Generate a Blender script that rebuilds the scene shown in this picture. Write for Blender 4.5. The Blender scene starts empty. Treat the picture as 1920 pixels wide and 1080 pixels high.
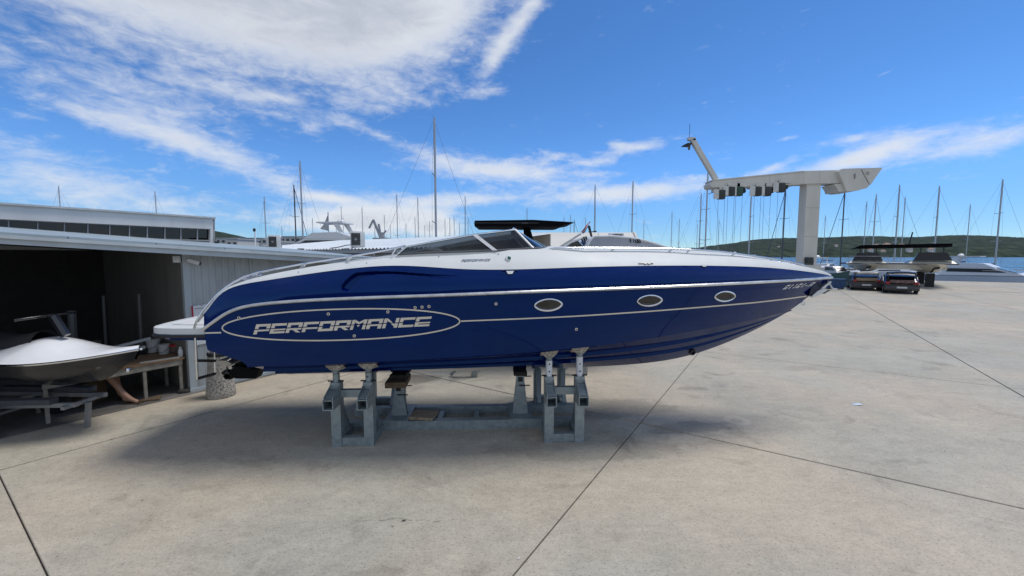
import bpy, bmesh, math, random
from mathutils import Vector, Matrix, noise
from mathutils.bvhtree import BVHTree
random.seed(7)
R = math.radians
scene = bpy.context.scene
col = scene.collection

# ------------------------------------------------------------------ camera
EYE, FOC = 2.5, 760.0                     # eye height in metres, focal length in 1920-px units
PITCH = math.atan(60 / FOC)
cd = bpy.data.cameras.new('camera'); cam = bpy.data.objects.new('camera', cd); col.objects.link(cam)
cd.sensor_width = 36; cd.lens = 36 * FOC / 1920; cd.clip_start = .05; cd.clip_end = 9000
cam.location = (0, 0, EYE); cam.rotation_euler = (R(90) - PITCH, 0, 0)
scene.camera = cam
FW = Vector((0, math.cos(PITCH), -math.sin(PITCH))); UP = Vector((0, math.sin(PITCH), math.cos(PITCH))); RT = Vector((1, 0, 0))
CAM = Vector((0, 0, EYE))
def ray(x, y): return FW + RT * ((x - 960) / FOC) + UP * ((540 - y) / FOC)
def at(x, y, Y):                           # point seen at photo position (x, y) at depth Y
    d = ray(x, y); return CAM + d * (Y / d.y)
def ground(x, y, z=0.0):
    d = ray(x, y); return CAM + d * ((z - EYE) / d.z)
def proj(P):
    v = Vector(P) - CAM; d = v.dot(FW); return 960 + FOC * v.dot(RT) / d, 540 - FOC * v.dot(UP) / d

# ------------------------------------------------------------------ sky, sun, exposure
SUN_EL, SUN_AZ = 66.0, 70.0               # azimuth from +Y towards +X
sc = scene
sc.view_settings.view_transform = 'Standard'; sc.view_settings.look = 'None'
sc.view_settings.exposure = 0.10; sc.view_settings.gamma = 1.0
world = bpy.data.worlds.new('World'); scene.world = world; world.use_nodes = True
wt = world.node_tree; wt.nodes.clear()
class V:                                   # tiny expression layer over math nodes
    def __init__(s, tree, sock): s.t, s.s = tree, sock
    def op(s, o, b=None, c=None, clamp=False):
        n = s.t.nodes.new('ShaderNodeMath'); n.operation = o; n.use_clamp = clamp
        for i, q in enumerate((s, b, c)):
            if q is None: continue
            if isinstance(q, V): s.t.links.new(q.s, n.inputs[i])
            else: n.inputs[i].default_value = q
        return V(s.t, n.outputs[0])
    def __add__(s, b): return s.op('ADD', b)
    def __sub__(s, b): return s.op('SUBTRACT', b)
    def __mul__(s, b): return s.op('MULTIPLY', b)
    def __truediv__(s, b): return s.op('DIVIDE', b)
    __radd__ = __add__; __rmul__ = __mul__
    def smooth(s, lo, hi, a=0.0, b=1.0):
        n = s.t.nodes.new('ShaderNodeMapRange'); n.interpolation_type = 'SMOOTHSTEP'
        s.t.links.new(s.s, n.inputs['Value'])
        n.inputs['From Min'].default_value = lo; n.inputs['From Max'].default_value = hi
        n.inputs['To Min'].default_value = a; n.inputs['To Max'].default_value = b
        return V(s.t, n.outputs['Result'])
def vnoise(tree, vec, scale, detail=6, rough=.55, dist=0.0):
    n = tree.nodes.new('ShaderNodeTexNoise'); n.inputs['Scale'].default_value = scale
    n.inputs['Detail'].default_value = detail; n.inputs['Roughness'].default_value = rough; n.inputs['Distortion'].default_value = dist
    tree.links.new(vec, n.inputs['Vector']); return V(tree, n.outputs['Fac'])
def vscale(tree, vec, s, off=(0, 0, 0)):
    n = tree.nodes.new('ShaderNodeMapping'); n.inputs['Scale'].default_value = s; n.inputs['Location'].default_value = off
    tree.links.new(vec, n.inputs['Vector']); return n.outputs['Vector']
def build_world():
    N, L = wt.nodes, wt.links
    out = N.new('ShaderNodeOutputWorld'); bg = N.new('ShaderNodeBackground'); bg.inputs['Strength'].default_value = 0.1
    L.new(bg.outputs[0], out.inputs['Surface'])
    sky = N.new('ShaderNodeTexSky'); sky.sky_type = 'NISHITA'; sky.sun_disc = False
    sky.sun_elevation = R(SUN_EL); sky.sun_rotation = R(SUN_AZ); sky.altitude = 0; sky.air_density = .62; sky.dust_density = .0; sky.ozone_density = 3.0
    tc = N.new('ShaderNodeTexCoord'); D = tc.outputs['Generated']
    sp = N.new('ShaderNodeSeparateXYZ'); L.new(D, sp.inputs[0])
    dx, dy, dz = (V(wt, sp.outputs[i]) for i in range(3))
    az = dx.op('ARCTAN2', dy); el = dz.op('ARCSINE')
    def ae(px, py):
        d = ray(px, py).normalized(); return math.atan2(d.x, d.y), math.asin(d.z)
    blobs = [  # photo x, y, half width, half height, tilt (deg, + = falls to the right), weight
        (330, -75, 600, 200, 1, 1.30), (790, 10, 200, 95, -16, .72), (975, 40, 85, 26, -42, .62), (925, 120, 40, 18, -50, .35), (915, 172, 42, 14, -8, .42),
        (250, 190, 270, 50, 4, .50), (440, 178, 120, 22, 6, .40), (330, 255, 200, 22, 8, .50), (440, 308, 140, 22, 14, .56), (700, 190, 110, 40, -14, .36), (640, 228, 45, 12, 8, .26), (735, 264, 85, 11, 16, .36), (585, 242, 34, 16, 12, .42), (530, 184, 40, 10, 6, .4),
        (810, 300, 70, 28, 4, .42), (960, 322, 140, 26, 3, .82), (880, 372, 130, 18, -2, .66), (1190, 360, 200, 22, -4, .92), (250, 378, 330, 34, 3, .5), (650, 372, 200, 28, 2, .42), (610, 370, 60, 9, 3, .5), (690, 405, 130, 22, -3, .95),
        (825, 425, 48, 26, 6, 1.0), (690, 428, 150, 18, 0, .75), (1195, 277, 75, 14, -8, .75), (1120, 305, 60, 8, 2, .42), (1155, 270, 36, 9, 4, .4), (1620, 292, 150, 24, -14, .95), (1460, 310, 60, 9, -18, .45), (1478, 259, 34, 6, -4, .45), (1600, 260, 60, 8, -3, .5),
        (60, 300, 240, 70, 6, .5), (1860, 262, 170, 30, -8, .75), (1050, 290, 40, 8, 0, .4), (1660, 137, 26, 5, -15, .45), (1130, 325, 60, 8, 3, .35)]
    cov = None
    for x, y, w, h, tilt, k in blobs:
        a0, e0 = ae(x, y); a1, _ = ae(x + w, y); a2, _ = ae(x - w, y); _, e1 = ae(x, y - h); _, e2 = ae(x, y + h)
        sa, se = abs(a1 - a2) / 2, abs(e1 - e2) / 2
        t = R(-tilt); p = az - a0; q = el - e0
        u = (p * math.cos(t) + q * math.sin(t)) / sa; v = (q * math.cos(t) - p * math.sin(t)) / se
        g = ((u * u + v * v) * -1.0).op('EXPONENT') * k
        cov = g if cov is None else cov + g
    rest = dy.smooth(.35, -.25, 0, .72)                     # the broken cloud goes on round the rest of the sky
    cov = cov + rest
    vec = vscale(wt, D, (1, 1, 2.3))
    n1 = vnoise(wt, vec, 3.2, 8, .58, .35); n2 = vnoise(wt, vscale(wt, D, (1, 1, 3.2), (3, 1, 2)), 11, 8, .62, .6); n3 = vnoise(wt, vscale(wt, D, (1, 1, 1.6), (5, 5, 1)), 2.0, 5, .5)
    thin = cov.op('MINIMUM', 1.0) * -.72 + 1.0
    n4 = vnoise(wt, vscale(wt, D, (1, 1, 2.2), (1, 7, 2)), 26, 8, .65, .4)
    dens = cov + (n1 - .5) * .5 * thin + (n2 - .5) * 1.25 * thin + (n4 - .5) * 1.3 * thin
    alpha = dens.smooth(.20, 1.12) * .95
    # thick parts are greyer, thin rims whiter
    thick = (dens + (n3 - .5) * 1.1 + (n2 - .5) * .5).smooth(.80, 1.7)
    mixc = N.new('ShaderNodeMix'); mixc.data_type = 'RGBA'
    mixc.inputs['A'].default_value = (7.4, 7.7, 8.1, 1); mixc.inputs['B'].default_value = (4.7, 5.1, 5.9, 1)
    L.new(thick.s, mixc.inputs['Factor'])
    hs = N.new('ShaderNodeHueSaturation'); hs.inputs['Saturation'].default_value = 1.15; hs.inputs['Value'].default_value = SKY_VALUE
    L.new(sky.outputs[0], hs.inputs['Color'])
    mix = N.new('ShaderNodeMix'); mix.data_type = 'RGBA'
    tn_ = N.new('ShaderNodeMix'); tn_.data_type = 'RGBA'; tn_.blend_type = 'MULTIPLY'; tn_.inputs['Factor'].default_value = 1; L.new(hs.outputs[0], tn_.inputs['A']); low = el.smooth(0, .22, .60, 1.0); cb_ = N.new('ShaderNodeCombineColor')
    for q, k in zip(range(3), (.90, 1.08, 1.20)): L.new((low * k).s, cb_.inputs[q])
    L.new(cb_.outputs[0], tn_.inputs['B'])
    L.new(alpha.s, mix.inputs['Factor']); L.new(tn_.outputs['Result'], mix.inputs['A']); L.new(mixc.outputs['Result'], mix.inputs['B'])
    L.new(mix.outputs['Result'], bg.inputs['Color'])
SKY_VALUE = 1.42
build_world()
sl = bpy.data.lights.new('sun', 'SUN'); sl.energy = 2.5; sl.angle = R(22); sl.color = (1, .96, .9)
sun = bpy.data.objects.new('sun', sl); col.objects.link(sun)
sd = Vector((math.sin(R(SUN_AZ)) * math.cos(R(SUN_EL)), math.cos(R(SUN_AZ)) * math.cos(R(SUN_EL)), math.sin(R(SUN_EL))))
sun.location = sd * 60; sun.rotation_euler = sd.to_track_quat('Z', 'Y').to_euler()

# ------------------------------------------------------------------ materials
MATS = {}
def mat(name, c, rough=.5, metal=0.0, var=.12, vs=6.0, bump=0.0, bs=60.0, coat=0.0, spec=.5, stretch=(1, 1, 1), c2=None, detail=5, emit=None, trans=0.0, dirt=0.0, dcol=(.12, .1, .08)):
    if name in MATS: return MATS[name]
    m = bpy.data.materials.new(name); m.use_nodes = True; t = m.node_tree; p = t.nodes['Principled BSDF']
    tc = t.nodes.new('ShaderNodeTexCoord'); vec = vscale(t, tc.outputs['Object'], stretch)
    n = vnoise(t, vec, vs, detail, .6)
    mx = t.nodes.new('ShaderNodeMix'); mx.data_type = 'RGBA'
    a = tuple(max(0, q * (1 - var)) for q in c); b = tuple(min(1, q * (1 + var)) for q in c) if c2 is None else c2
    mx.inputs['A'].default_value = (*a, 1); mx.inputs['B'].default_value = (*b, 1)
    t.links.new(n.smooth(.3, .7).s, mx.inputs['Factor'])
    src = mx.outputs['Result']
    if dirt:
        n2 = vnoise(t, vscale(t, tc.outputs['Object'], stretch, (7, 3, 5)), vs * .45, 8, .7)
        m2 = t.nodes.new('ShaderNodeMix'); m2.data_type = 'RGBA'; t.links.new(n2.smooth(.5, .72, 0, dirt).s, m2.inputs['Factor'])
        t.links.new(src, m2.inputs['A']); m2.inputs['B'].default_value = (*dcol, 1); src = m2.outputs['Result']
    t.links.new(src, p.inputs['Base Color'])
    p.inputs['Roughness'].default_value = rough; p.inputs['Metallic'].default_value = metal
    p.inputs['Specular IOR Level'].default_value = spec; p.inputs['Coat Weight'].default_value = coat; p.inputs['Coat Roughness'].default_value = .04
    p.inputs['Transmission Weight'].default_value = trans
    if rough > .1: t.links.new((n.smooth(.2, .8, max(.02, rough - .08), min(1, rough + .1))).s, p.inputs['Roughness'])
    if bump:
        nb = vnoise(t, vscale(t, tc.outputs['Object'], stretch), bs, 4, .6)
        bp = t.nodes.new('ShaderNodeBump'); bp.inputs['Strength'].default_value = bump; bp.inputs['Distance'].default_value = .01
        t.links.new(nb.s, bp.inputs['Height']); t.links.new(bp.outputs[0], p.inputs['Normal'])
    MATS[name] = m; return m
def glass(name, tint, refl=.9, rough=.02):
    if name in MATS: return MATS[name]
    m = bpy.data.materials.new(name); m.use_nodes = True; t = m.node_tree; t.nodes.clear()
    o = t.nodes.new('ShaderNodeOutputMaterial'); tr = t.nodes.new('ShaderNodeBsdfTransparent'); gl = t.nodes.new('ShaderNodeBsdfGlossy'); fr = t.nodes.new('ShaderNodeFresnel'); mx = t.nodes.new('ShaderNodeMixShader')
    tc = t.nodes.new('ShaderNodeTexCoord'); n = vnoise(t, tc.outputs['Object'], 3, 3)
    cm = t.nodes.new('ShaderNodeMix'); cm.data_type = 'RGBA'; cm.inputs['A'].default_value = (*tint, 1); cm.inputs['B'].default_value = (*[q * .85 for q in tint], 1)
    t.links.new(n.s, cm.inputs['Factor']); t.links.new(cm.outputs['Result'], tr.inputs[0])
    gm = t.nodes.new('ShaderNodeNewGeometry'); t.links.new((V(t, gm.outputs['Backfacing']) * (1 / 1.55 - 1.55) + 1.55).s, fr.inputs['IOR']); gl.inputs['Roughness'].default_value = rough; gl.inputs['Color'].default_value = (refl, refl, refl, 1)
    t.links.new(fr.outputs[0], mx.inputs[0]); t.links.new(tr.outputs[0], mx.inputs[1]); t.links.new(gl.outputs[0], mx.inputs[2]); t.links.new(mx.outputs[0], o.inputs[0])
    MATS[name] = m; return m

# ------------------------------------------------------------------ mesh helpers
WM = {}
class MB:
    def __init__(s): s.v, s.f = [], []
    def add(s, vs, fs):
        k = len(s.v); s.v += [Vector(q) for q in vs]; s.f += [[i + k for i in f] for f in fs]; return s
    def quad(s, a, b, c, d): return s.add((a, b, c, d), ((0, 1, 2, 3),))
    def box(s, c, d, rz=0.0, M=None):
        x, y, z = (q / 2 for q in d); pts = [Vector((i, j, k)) for k in (-z, z) for j in (-y, y) for i in (-x, x)]
        m = Matrix.Translation(c) @ Matrix.Rotation(rz, 4, 'Z')
        if M is not None: m = M @ Matrix.Translation(c) @ Matrix.Rotation(rz, 4, 'Z')
        return s.add([m @ q for q in pts], ((0, 2, 3, 1), (4, 5, 7, 6), (0, 1, 5, 4), (2, 6, 7, 3), (0, 4, 6, 2), (1, 3, 7, 5)))
    def bbox(s, c, d, bev=.01, rz=0.0, M=None):              # box with bevelled edges
        bm = bmesh.new(); bmesh.ops.create_cube(bm, size=1)
        for q in bm.verts: q.co = Vector((q.co.x * d[0], q.co.y * d[1], q.co.z * d[2]))
        bmesh.ops.bevel(bm, geom=bm.edges[:], offset=min(bev, min(d) * .45), segments=2, affect='EDGES', profile=.5)
        m = Matrix.Translation(c) @ Matrix.Rotation(rz, 4, 'Z')
        if M is not None: m = M @ m
        bm.verts.index_update(); s.add([m @ q.co for q in bm.verts], [[q.index for q in f.verts] for f in bm.faces]); bm.free(); return s
    def tube(s, pts, r, n=8, caps=True, closed=False, flat=None):
        pts = [Vector(p) for p in pts]; k = len(pts); rs = r if isinstance(r, (list, tuple)) else [r] * k
        vs = []; ref = None
        for i, p in enumerate(pts):
            a = pts[i - 1] if (i or closed) else p; b = pts[(i + 1) % k] if (i < k - 1 or closed) else p
            t = (b - a).normalized()
            if ref is None: ref = t.orthogonal().normalized() if abs(t.z) > .9 else t.cross(Vector((0, 0, 1))).normalized()
            u = (ref - t * ref.dot(t)).normalized(); ref = u; w = t.cross(u)
            for j in range(n):
                an = 2 * math.pi * (j + .5) / n; vs.append(p + (u * math.cos(an) + w * math.sin(an)) * rs[i])
        fs = []
        for i in range(k if closed else k - 1):
            for j in range(n):
                a, b = i * n + j, i * n + (j + 1) % n; c, d = ((i + 1) % k) * n + (j + 1) % n, ((i + 1) % k) * n + j
                fs.append((a, b, c, d))
        if caps and not closed: fs += [tuple(range(n))[::-1], tuple(range((k - 1) * n, k * n))]
        return s.add(vs, fs)
    def bar(s, a, b, w, h=None, up=Vector((0, 0, 1))):        # square section beam
        a, b = Vector(a), Vector(b); h = h or w; t = (b - a).normalized()
        u = t.cross(up); u = u.normalized() if u.length > 1e-4 else Vector((1, 0, 0)); q = u.cross(t).normalized()
        vs = [p + u * (i * w / 2) + q * (j * h / 2) for p in (a, b) for j in (-1, 1) for i in (-1, 1)]
        return s.add(vs, ((0, 1, 3, 2), (4, 6, 7, 5), (0, 4, 5, 1), (2, 3, 7, 6), (0, 2, 6, 4), (1, 5, 7, 3)))
    def prism(s, poly, vec):                                  # extrude a planar polygon
        n = len(poly); vec = Vector(vec); vs = [Vector(p) for p in poly] + [Vector(p) + vec for p in poly]
        return s.add(vs, [tuple(range(n))[::-1], tuple(range(n, 2 * n))] + [(i, (i + 1) % n, (i + 1) % n + n, i + n) for i in range(n)])
    def lathe(s, prof, c, n=20, M=None):
        vs, fs = [], []
        for r, z in prof:
            for j in range(n):
                a = 2 * math.pi * j / n; vs.append(Vector((r * math.cos(a), r * math.sin(a), z)))
        for i in range(len(prof) - 1):
            for j in range(n): fs.append((i * n + j, i * n + (j + 1) % n, (i + 1) * n + (j + 1) % n, (i + 1) * n + j))
        fs += [tuple(range(n))[::-1], tuple(range((len(prof) - 1) * n, len(prof) * n))]
        m = Matrix.Translation(c) if M is None else M @ Matrix.Translation(c)
        return s.add([m @ q for q in vs], fs)
    def grid(s, rows, closed=False):
        k = len(rows[0]); vs = [p for r in rows for p in r]; fs = []
        for i in range(len(rows) - 1):
            for j in range(k if closed else k - 1):
                fs.append((i * k + j, i * k + (j + 1) % k, (i + 1) * k + (j + 1) % k, (i + 1) * k + j))
        return s.add(vs, fs)
    def mesh(s, name, inv=None):
        me = bpy.data.meshes.new(name); vs = s.v if inv is None else [inv @ q for q in s.v]
        me.from_pydata([tuple(q) for q in vs], [], s.f); me.update(); return me
    def build(s, name, m, parent=None, smooth=False, fixn=True, ang=40):
        inv = WM[parent.name].inverted() if parent else None
        me = s.mesh(name, inv)
        if fixn:
            bm = bmesh.new(); bm.from_mesh(me); bmesh.ops.recalc_face_normals(bm, faces=bm.faces); bm.to_mesh(me); bm.free()
        if smooth:
            for p in me.polygons: p.use_smooth = True
            me.set_sharp_from_angle(angle=R(ang))
        o = bpy.data.objects.new(name, me); col.objects.link(o); me.materials.append(m)
        if parent: o.parent = parent; WM[o.name] = WM[parent.name]
        else: WM[o.name] = Matrix()
        return o
def tag(o, label=None, cat=None, group=None, kind=None):
    if label: o['label'] = label
    if cat: o['category'] = cat
    if group: o['group'] = group
    if kind: o['kind'] = kind
    return o
def empty(name, loc, rz=0.0, label=None, cat=None, group=None):
    o = bpy.data.objects.new(name, None); col.objects.link(o); o.location = loc; o.rotation_euler = (0, 0, rz); o.empty_display_size = .2
    WM[o.name] = Matrix.Translation(loc) @ Matrix.Rotation(rz, 4, 'Z')
    return tag(o, label, cat, group)
def single(mb, name, m, label, cat, group=None, smooth=False, base=None):   # a thing that is one mesh, origin at its base
    vs = mb.v; b = Vector(base) if base is not None else Vector((sum(q.x for q in vs) / len(vs), sum(q.y for q in vs) / len(vs), min(q.z for q in vs)))
    for q in vs: q -= b
    o = mb.build(name, m, None, smooth); o.location = b; WM[o.name] = Matrix.Translation(b); return tag(o, label, cat, group)
def copy_tree(o, parent=None):
    c = o.copy(); col.objects.link(c); c.parent = parent
    for ch in o.children: copy_tree(ch, c)
    return c
def text_mesh(txt, size, bold=0.0):
    cu = bpy.data.curves.new('t', 'FONT'); cu.body = txt; cu.size = size; cu.offset = bold; cu.extrude = .002
    o = bpy.data.objects.new('t', cu); col.objects.link(o); dg = bpy.context.evaluated_depsgraph_get(); dg.update()
    me = bpy.data.meshes.new_from_object(o.evaluated_get(dg)); vs = [v.co.copy() for v in me.vertices]; fs = [list(p.vertices) for p in me.polygons]
    bpy.data.objects.remove(o); return vs, fs
# the yard grid: slab joints run along D1 and D2
D1, D2 = Vector((.5493, .8356, 0)), Vector((-.8356, .5493, 0))
def yd(a, b, z=0.0): return D1 * a + D2 * b + Vector((0, 0, z))
YARD = math.atan2(D1.y, D1.x)              # rotation of the yard axes
def on_b(x, y, b):                         # where the line of sight meets the vertical plane b = const
    d = ray(x, y); return CAM + d * (b / d.dot(D2))
def on_a(x, y, a):
    d = ray(x, y); return CAM + d * (a / d.dot(D1))
def lerp_poly(pl, x):
    if x <= pl[0][0]: a, b = pl[0], pl[1]
    elif x >= pl[-1][0]: a, b = pl[-2], pl[-1]
    else:
        for a, b in zip(pl, pl[1:]):
            if a[0] <= x <= b[0]: break
    return a[1] + (b[1] - a[1]) * (x - a[0]) / (b[0] - a[0])
def smooth_poly(pl):                       # Catmull-Rom resampling of a measured line
    out = []
    for i in range(len(pl) - 1):
        p0 = pl[max(i - 1, 0)]; p1, p2 = pl[i], pl[i + 1]; p3 = pl[min(i + 2, len(pl) - 1)]
        for k in range(8):
            t = k / 8; h = p2[0] - p1[0]
            m1 = (p2[1] - p0[1]) / max(p2[0] - p0[0], 1e-6) * h; m2 = (p3[1] - p1[1]) / max(p3[0] - p1[0], 1e-6) * h
            y = (2 * t**3 - 3 * t * t + 1) * p1[1] + (t**3 - 2 * t * t + t) * m1 + (-2 * t**3 + 3 * t * t) * p2[1] + (t**3 - t * t) * m2
            out.append((p1[0] + h * t, y))
    out.append(pl[-1]); return out

# ------------------------------------------------------------------ ground, water, hills
def concrete():
    m = bpy.data.materials.new('yard_concrete'); m.use_nodes = True; t = m.node_tree; p = t.nodes['Principled BSDF']; L = t.links
    g = t.nodes.new('ShaderNodeNewGeometry'); P = g.outputs['Position']; oi = t.nodes.new('ShaderNodeObjectInfo')
    sp = t.nodes.new('ShaderNodeSeparateXYZ'); L.new(P, sp.inputs[0]); X, Y = V(t, sp.outputs[0]), V(t, sp.outputs[1])
    big = vnoise(t, P, .55, 6, .6, .3); mid = vnoise(t, vscale(t, P, (1, 1.8, 1)), 2.6, 7, .68, .4); fine = vnoise(t, P, 38, 5, .75); grit = vnoise(t, P, 140, 3, .7)
    cloudy = vnoise(t, vscale(t, P, (1, 1, 1), (9, 4, 0)), 1.1, 6, .65, .8)
    med = vnoise(t, vscale(t, P, (1, 1.3, 1), (6, 1, 0)), 11, 8, .75, .3)
    val = (med - .5) * .62 + (big - .5) * .50 + (mid - .5) * .50 + (fine - .5) * .55 + (grit - .5) * .55 + (V(t, oi.outputs['Random']) - .5) * .05 + 1.0
    dark = cloudy.smooth(.54, .76, 0, .36)                                    # damp, greasy blotches
    pit = vnoise(t, vscale(t, P, (1, 1, 1), (5, 2, 0)), 30, 8, .8).smooth(.54, .70, 0, .30); scratch = vnoise(t, vscale(t, P, (1.2, 7, 1), (3, 3, 0)), 4.5, 6, .7).smooth(.60, .74, 0, .22)
    spots = vnoise(t, vscale(t, P, (1, 1, 1), (2, 8, 0)), 16, 4, .55).smooth(.68, .76, 0, .38) * vnoise(t, P, 1.7, 3).smooth(.46, .62)
    # a dark stain and fainter darker blots at fixed places in this yard
    def blot(cx, cy, rx, ry, k, ro=0.0):
        dx, dy = X - cx, Y - cy; c, s = math.cos(ro), math.sin(ro)
        u = (dx * c + dy * s) / rx; v = (dy * c - dx * s) / ry
        return ((u * u + v * v).op('SQRT') + (mid - .5) * 1.1 + (fine - .5) * .3).smooth(1.1, .75, 0, k)
    st = blot(-2.05, 8.05, .62, .34, .52, .25)
    for q in ((-3.3, 4.2, .26, .05, .10, .25), (1.5, 6.5, 1.3, .45, .22, .1), (2.6, 5.75, .75, .22, .25, .15), (.9, 5.1, 1.4, .35, .16, 0), (-1.2, 2.9, .35, .14, .18, .4), (3.4, 7.5, .3, .12, .22, 0), (6.6, 8.9, .8, .22, .12, .2)):
        st = st + blot(*q)
    wob = (vnoise(t, vscale(t, P, (1, 0, 0)), 2.2, 4, .6) - .5) * .22
    crk = (Y - 3.66 - wob).op('ABSOLUTE').smooth(.012, .003, 0, .45) * X.smooth(-1.55, -1.3) * X.smooth(-.35, -.65) * (vnoise(t, P, 9, 3).smooth(.4, .55))
    st = st + crk
    rg = ((X - 3.43) * (X - 3.43) + (Y - 6.0) * (Y - 6.0)).op('SQRT') + (fine - .5) * .06
    ring = rg.smooth(.06, .1) * rg.smooth(.21, .16) * .2                        # pale ring a bucket left
    sp1 = vnoise(t, vscale(t, P, (1, 1, 1), (8, 3, 0)), 55, 2, .5).smooth(.58, .68, 0, .34); sp2 = vnoise(t, vscale(t, P, (1, 1, 1), (2, 6, 0)), 22, 3, .5).smooth(.66, .72, 0, .5) * vnoise(t, P, 3.1, 3).smooth(.45, .6)
    tot = val * (sp1 * -1.0 + 1.04) * (sp2 * -1.0 + 1.0) * (pit * -1.0 + 1.0) * (scratch * -1.0 + 1.0) * (dark * -1.0 + 1.0) * (spots * -1.0 + 1.0) * (st.op('MINIMUM', .6) * -1.0 + 1.0) + ring
    warm = t.nodes.new('ShaderNodeMix'); warm.data_type = 'RGBA'; warm.inputs['A'].default_value = (.435, .375, .290, 1); warm.inputs['B'].default_value = (.372, .348, .285, 1)
    L.new(vnoise(t, vscale(t, P, (1, 1, 1), (1, 1, 4)), .35, 4).smooth(.35, .65).s, warm.inputs['Factor'])
    vm = t.nodes.new('ShaderNodeVectorMath'); vm.operation = 'SCALE'; L.new(warm.outputs['Result'], vm.inputs[0]); L.new(tot.s, vm.inputs['Scale'])
    L.new(vm.outputs[0], p.inputs['Base Color'])
    L.new((mid * .25 + .62).s, p.inputs['Roughness']); p.inputs['Specular IOR Level'].default_value = .35
    bp = t.nodes.new('ShaderNodeBump'); bp.inputs['Strength'].default_value = .35; bp.inputs['Distance'].default_value = .006
    L.new((fine * .6 + grit * .5 + mid * .6).s, bp.inputs['Height']); L.new(bp.outputs[0], p.inputs['Normal'])
    return m
CONC = concrete()
joint = mat('joint_dirt', (.10, .09, .078), .95, var=.4, vs=20)
quay_poly = [Vector((44.8, -59.3, -3)), yd(58, -70, -3), yd(58, -6.2, -3), yd(42, -6.2, -3)] + [Vector(q) for q in ((15.5, 40, -3), (-80, 40, -3), (-80, -59.3, -3))]
gr = tag(MB().prism(quay_poly, (0, 0, 2.975)).build('ground', joint), kind='structure')
GAPS = {1.64: .007, 7.53: .019, .5: .006, 6: .013}
def slab(a0, a1, b0, b1, parent, gap=.012):
    mb = MB(); a0 += GAPS.get(a0, gap); a1 -= GAPS.get(a1, gap); b0 += GAPS.get(b0, gap); b1 -= GAPS.get(b1, gap); e = .006
    lo = [yd(a, b, -.03) for a, b in ((a0, b0), (a1, b0), (a1, b1), (a0, b1))]
    m1 = [yd(a, b, -e) for a, b in ((a0, b0), (a1, b0), (a1, b1), (a0, b1))]
    tp = [yd(a, b, 0) for a, b in ((a0 + e, b0 + e), (a1 - e, b0 + e), (a1 - e, b1 - e), (a0 + e, b1 - e))]
    mb.add(lo + m1 + tp, [(8, 9, 10, 11)] + [(i, (i + 1) % 4, (i + 1) % 4 + 4, i + 4) for i in range(4)] + [(i + 4, (i + 1) % 4 + 4, (i + 1) % 4 + 8, i + 8) for i in range(4)])
    return mb.build('slab', CONC, parent)
AJ = [-10.5, -5, .5, 6, 11.5, 17, 22.5, 28, 33.5, 39, 41.9]; BJ = [8.82, 7.53, 1.64, -3.75, -9.3, -14.9, -20.5, -26.1, -31.7, -37.3]
for i in range(len(AJ) - 1):
    for j in range(len(BJ) - 1): slab(AJ[i], AJ[i + 1], BJ[j + 1], BJ[j], gr)
for j in range(3, len(BJ) - 1):
    for a0, a1 in ((42.1, 47.5), (47.5, 53), (53, 57.9)): slab(a0, a1, BJ[j + 1], min(BJ[j], -6.3), gr)
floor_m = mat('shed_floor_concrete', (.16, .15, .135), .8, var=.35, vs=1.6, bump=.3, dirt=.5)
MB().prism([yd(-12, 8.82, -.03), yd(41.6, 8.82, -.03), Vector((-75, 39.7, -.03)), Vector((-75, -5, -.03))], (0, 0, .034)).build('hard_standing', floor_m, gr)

def water_mat():
    m = mat('sea_water', (.015, .06, .13), .12, var=.3, vs=.05); t = m.node_tree; p = t.nodes['Principled BSDF']
    tc = t.nodes.new('ShaderNodeTexCoord'); n = vnoise(t, vscale(t, tc.outputs['Object'], (1, 2, 1)), 1.2, 5, .6)
    bp = t.nodes.new('ShaderNodeBump'); bp.inputs['Strength'].default_value = .9; bp.inputs['Distance'].default_value = .25
    t.links.new(n.s, bp.inputs['Height']); t.links.new(bp.outputs[0], p.inputs['Normal']); return m
tag(MB().quad((-4500, -600, -1.3), (4500, -600, -1.3), (4500, 5200, -1.3), (-4500, 5200, -1.3)).build('sea', water_mat()), kind='structure')

ridge = smooth_poly([(-900, 452), (-200, 445), (120, 438), (300, 430), (400, 433), (440, 440), (470, 447), (520, 460), (700, 470), (1000, 470), (1150, 466), (1240, 464), (1300, 465), (1330, 461), (1370, 456), (1410, 450), (1450, 447), (1500, 446), (1560, 445), (1600, 443), (1650, 443), (1700, 445), (1800, 441), (1950, 446), (2300, 440), (2900, 455)])
hill_m = mat('wooded_hillside', (.022, .036, .027), .95, var=.5, vs=.035, c2=(.050, .070, .045), detail=9, spec=.1, bump=1, bs=.05)
mb = MB(); rows = []; NC, NR = 620, 16
for j in range(NR + 1):
    t = j / NR; row = []
    for i in range(NC + 1):
        px = -900 + 3800 * i / NC; u = (px - 960) / FOC
        Yd = 1300 + 500 * t; x = u * Yd
        zr = EYE + (480 - lerp_poly(ridge, px)) / FOC * 1800
        n = noise.fractal(Vector((x * .006, Yd * .006, 1)), 1.0, 2.0, 5)
        tr = noise.fractal(Vector((x * .06, Yd * .06, 4)), 1.0, 2.0, 3)
        prof = t ** .62
        z = -2 + (zr + 2) * prof + n * 7 * math.sin(math.pi * t) + tr * 2.2 * min(1, t * 6)
        row.append(Vector((x, Yd + n * 20, z)))
    rows.append(row)
rows.append([Vector((p.x * 1.3, p.y * 1.3, -2)) for p in rows[-1]])
mb.grid(rows); tag(mb.build('hills', hill_m, None, True), kind='structure')
hw = mat('house_plaster', (.75, .70, .64), .8, var=.15, vs=.4); hr = mat('house_roof_tile', (.33, .17, .11), .8, var=.2, vs=.6); hg = mat('house_window', (.05, .06, .07), .3)
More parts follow.
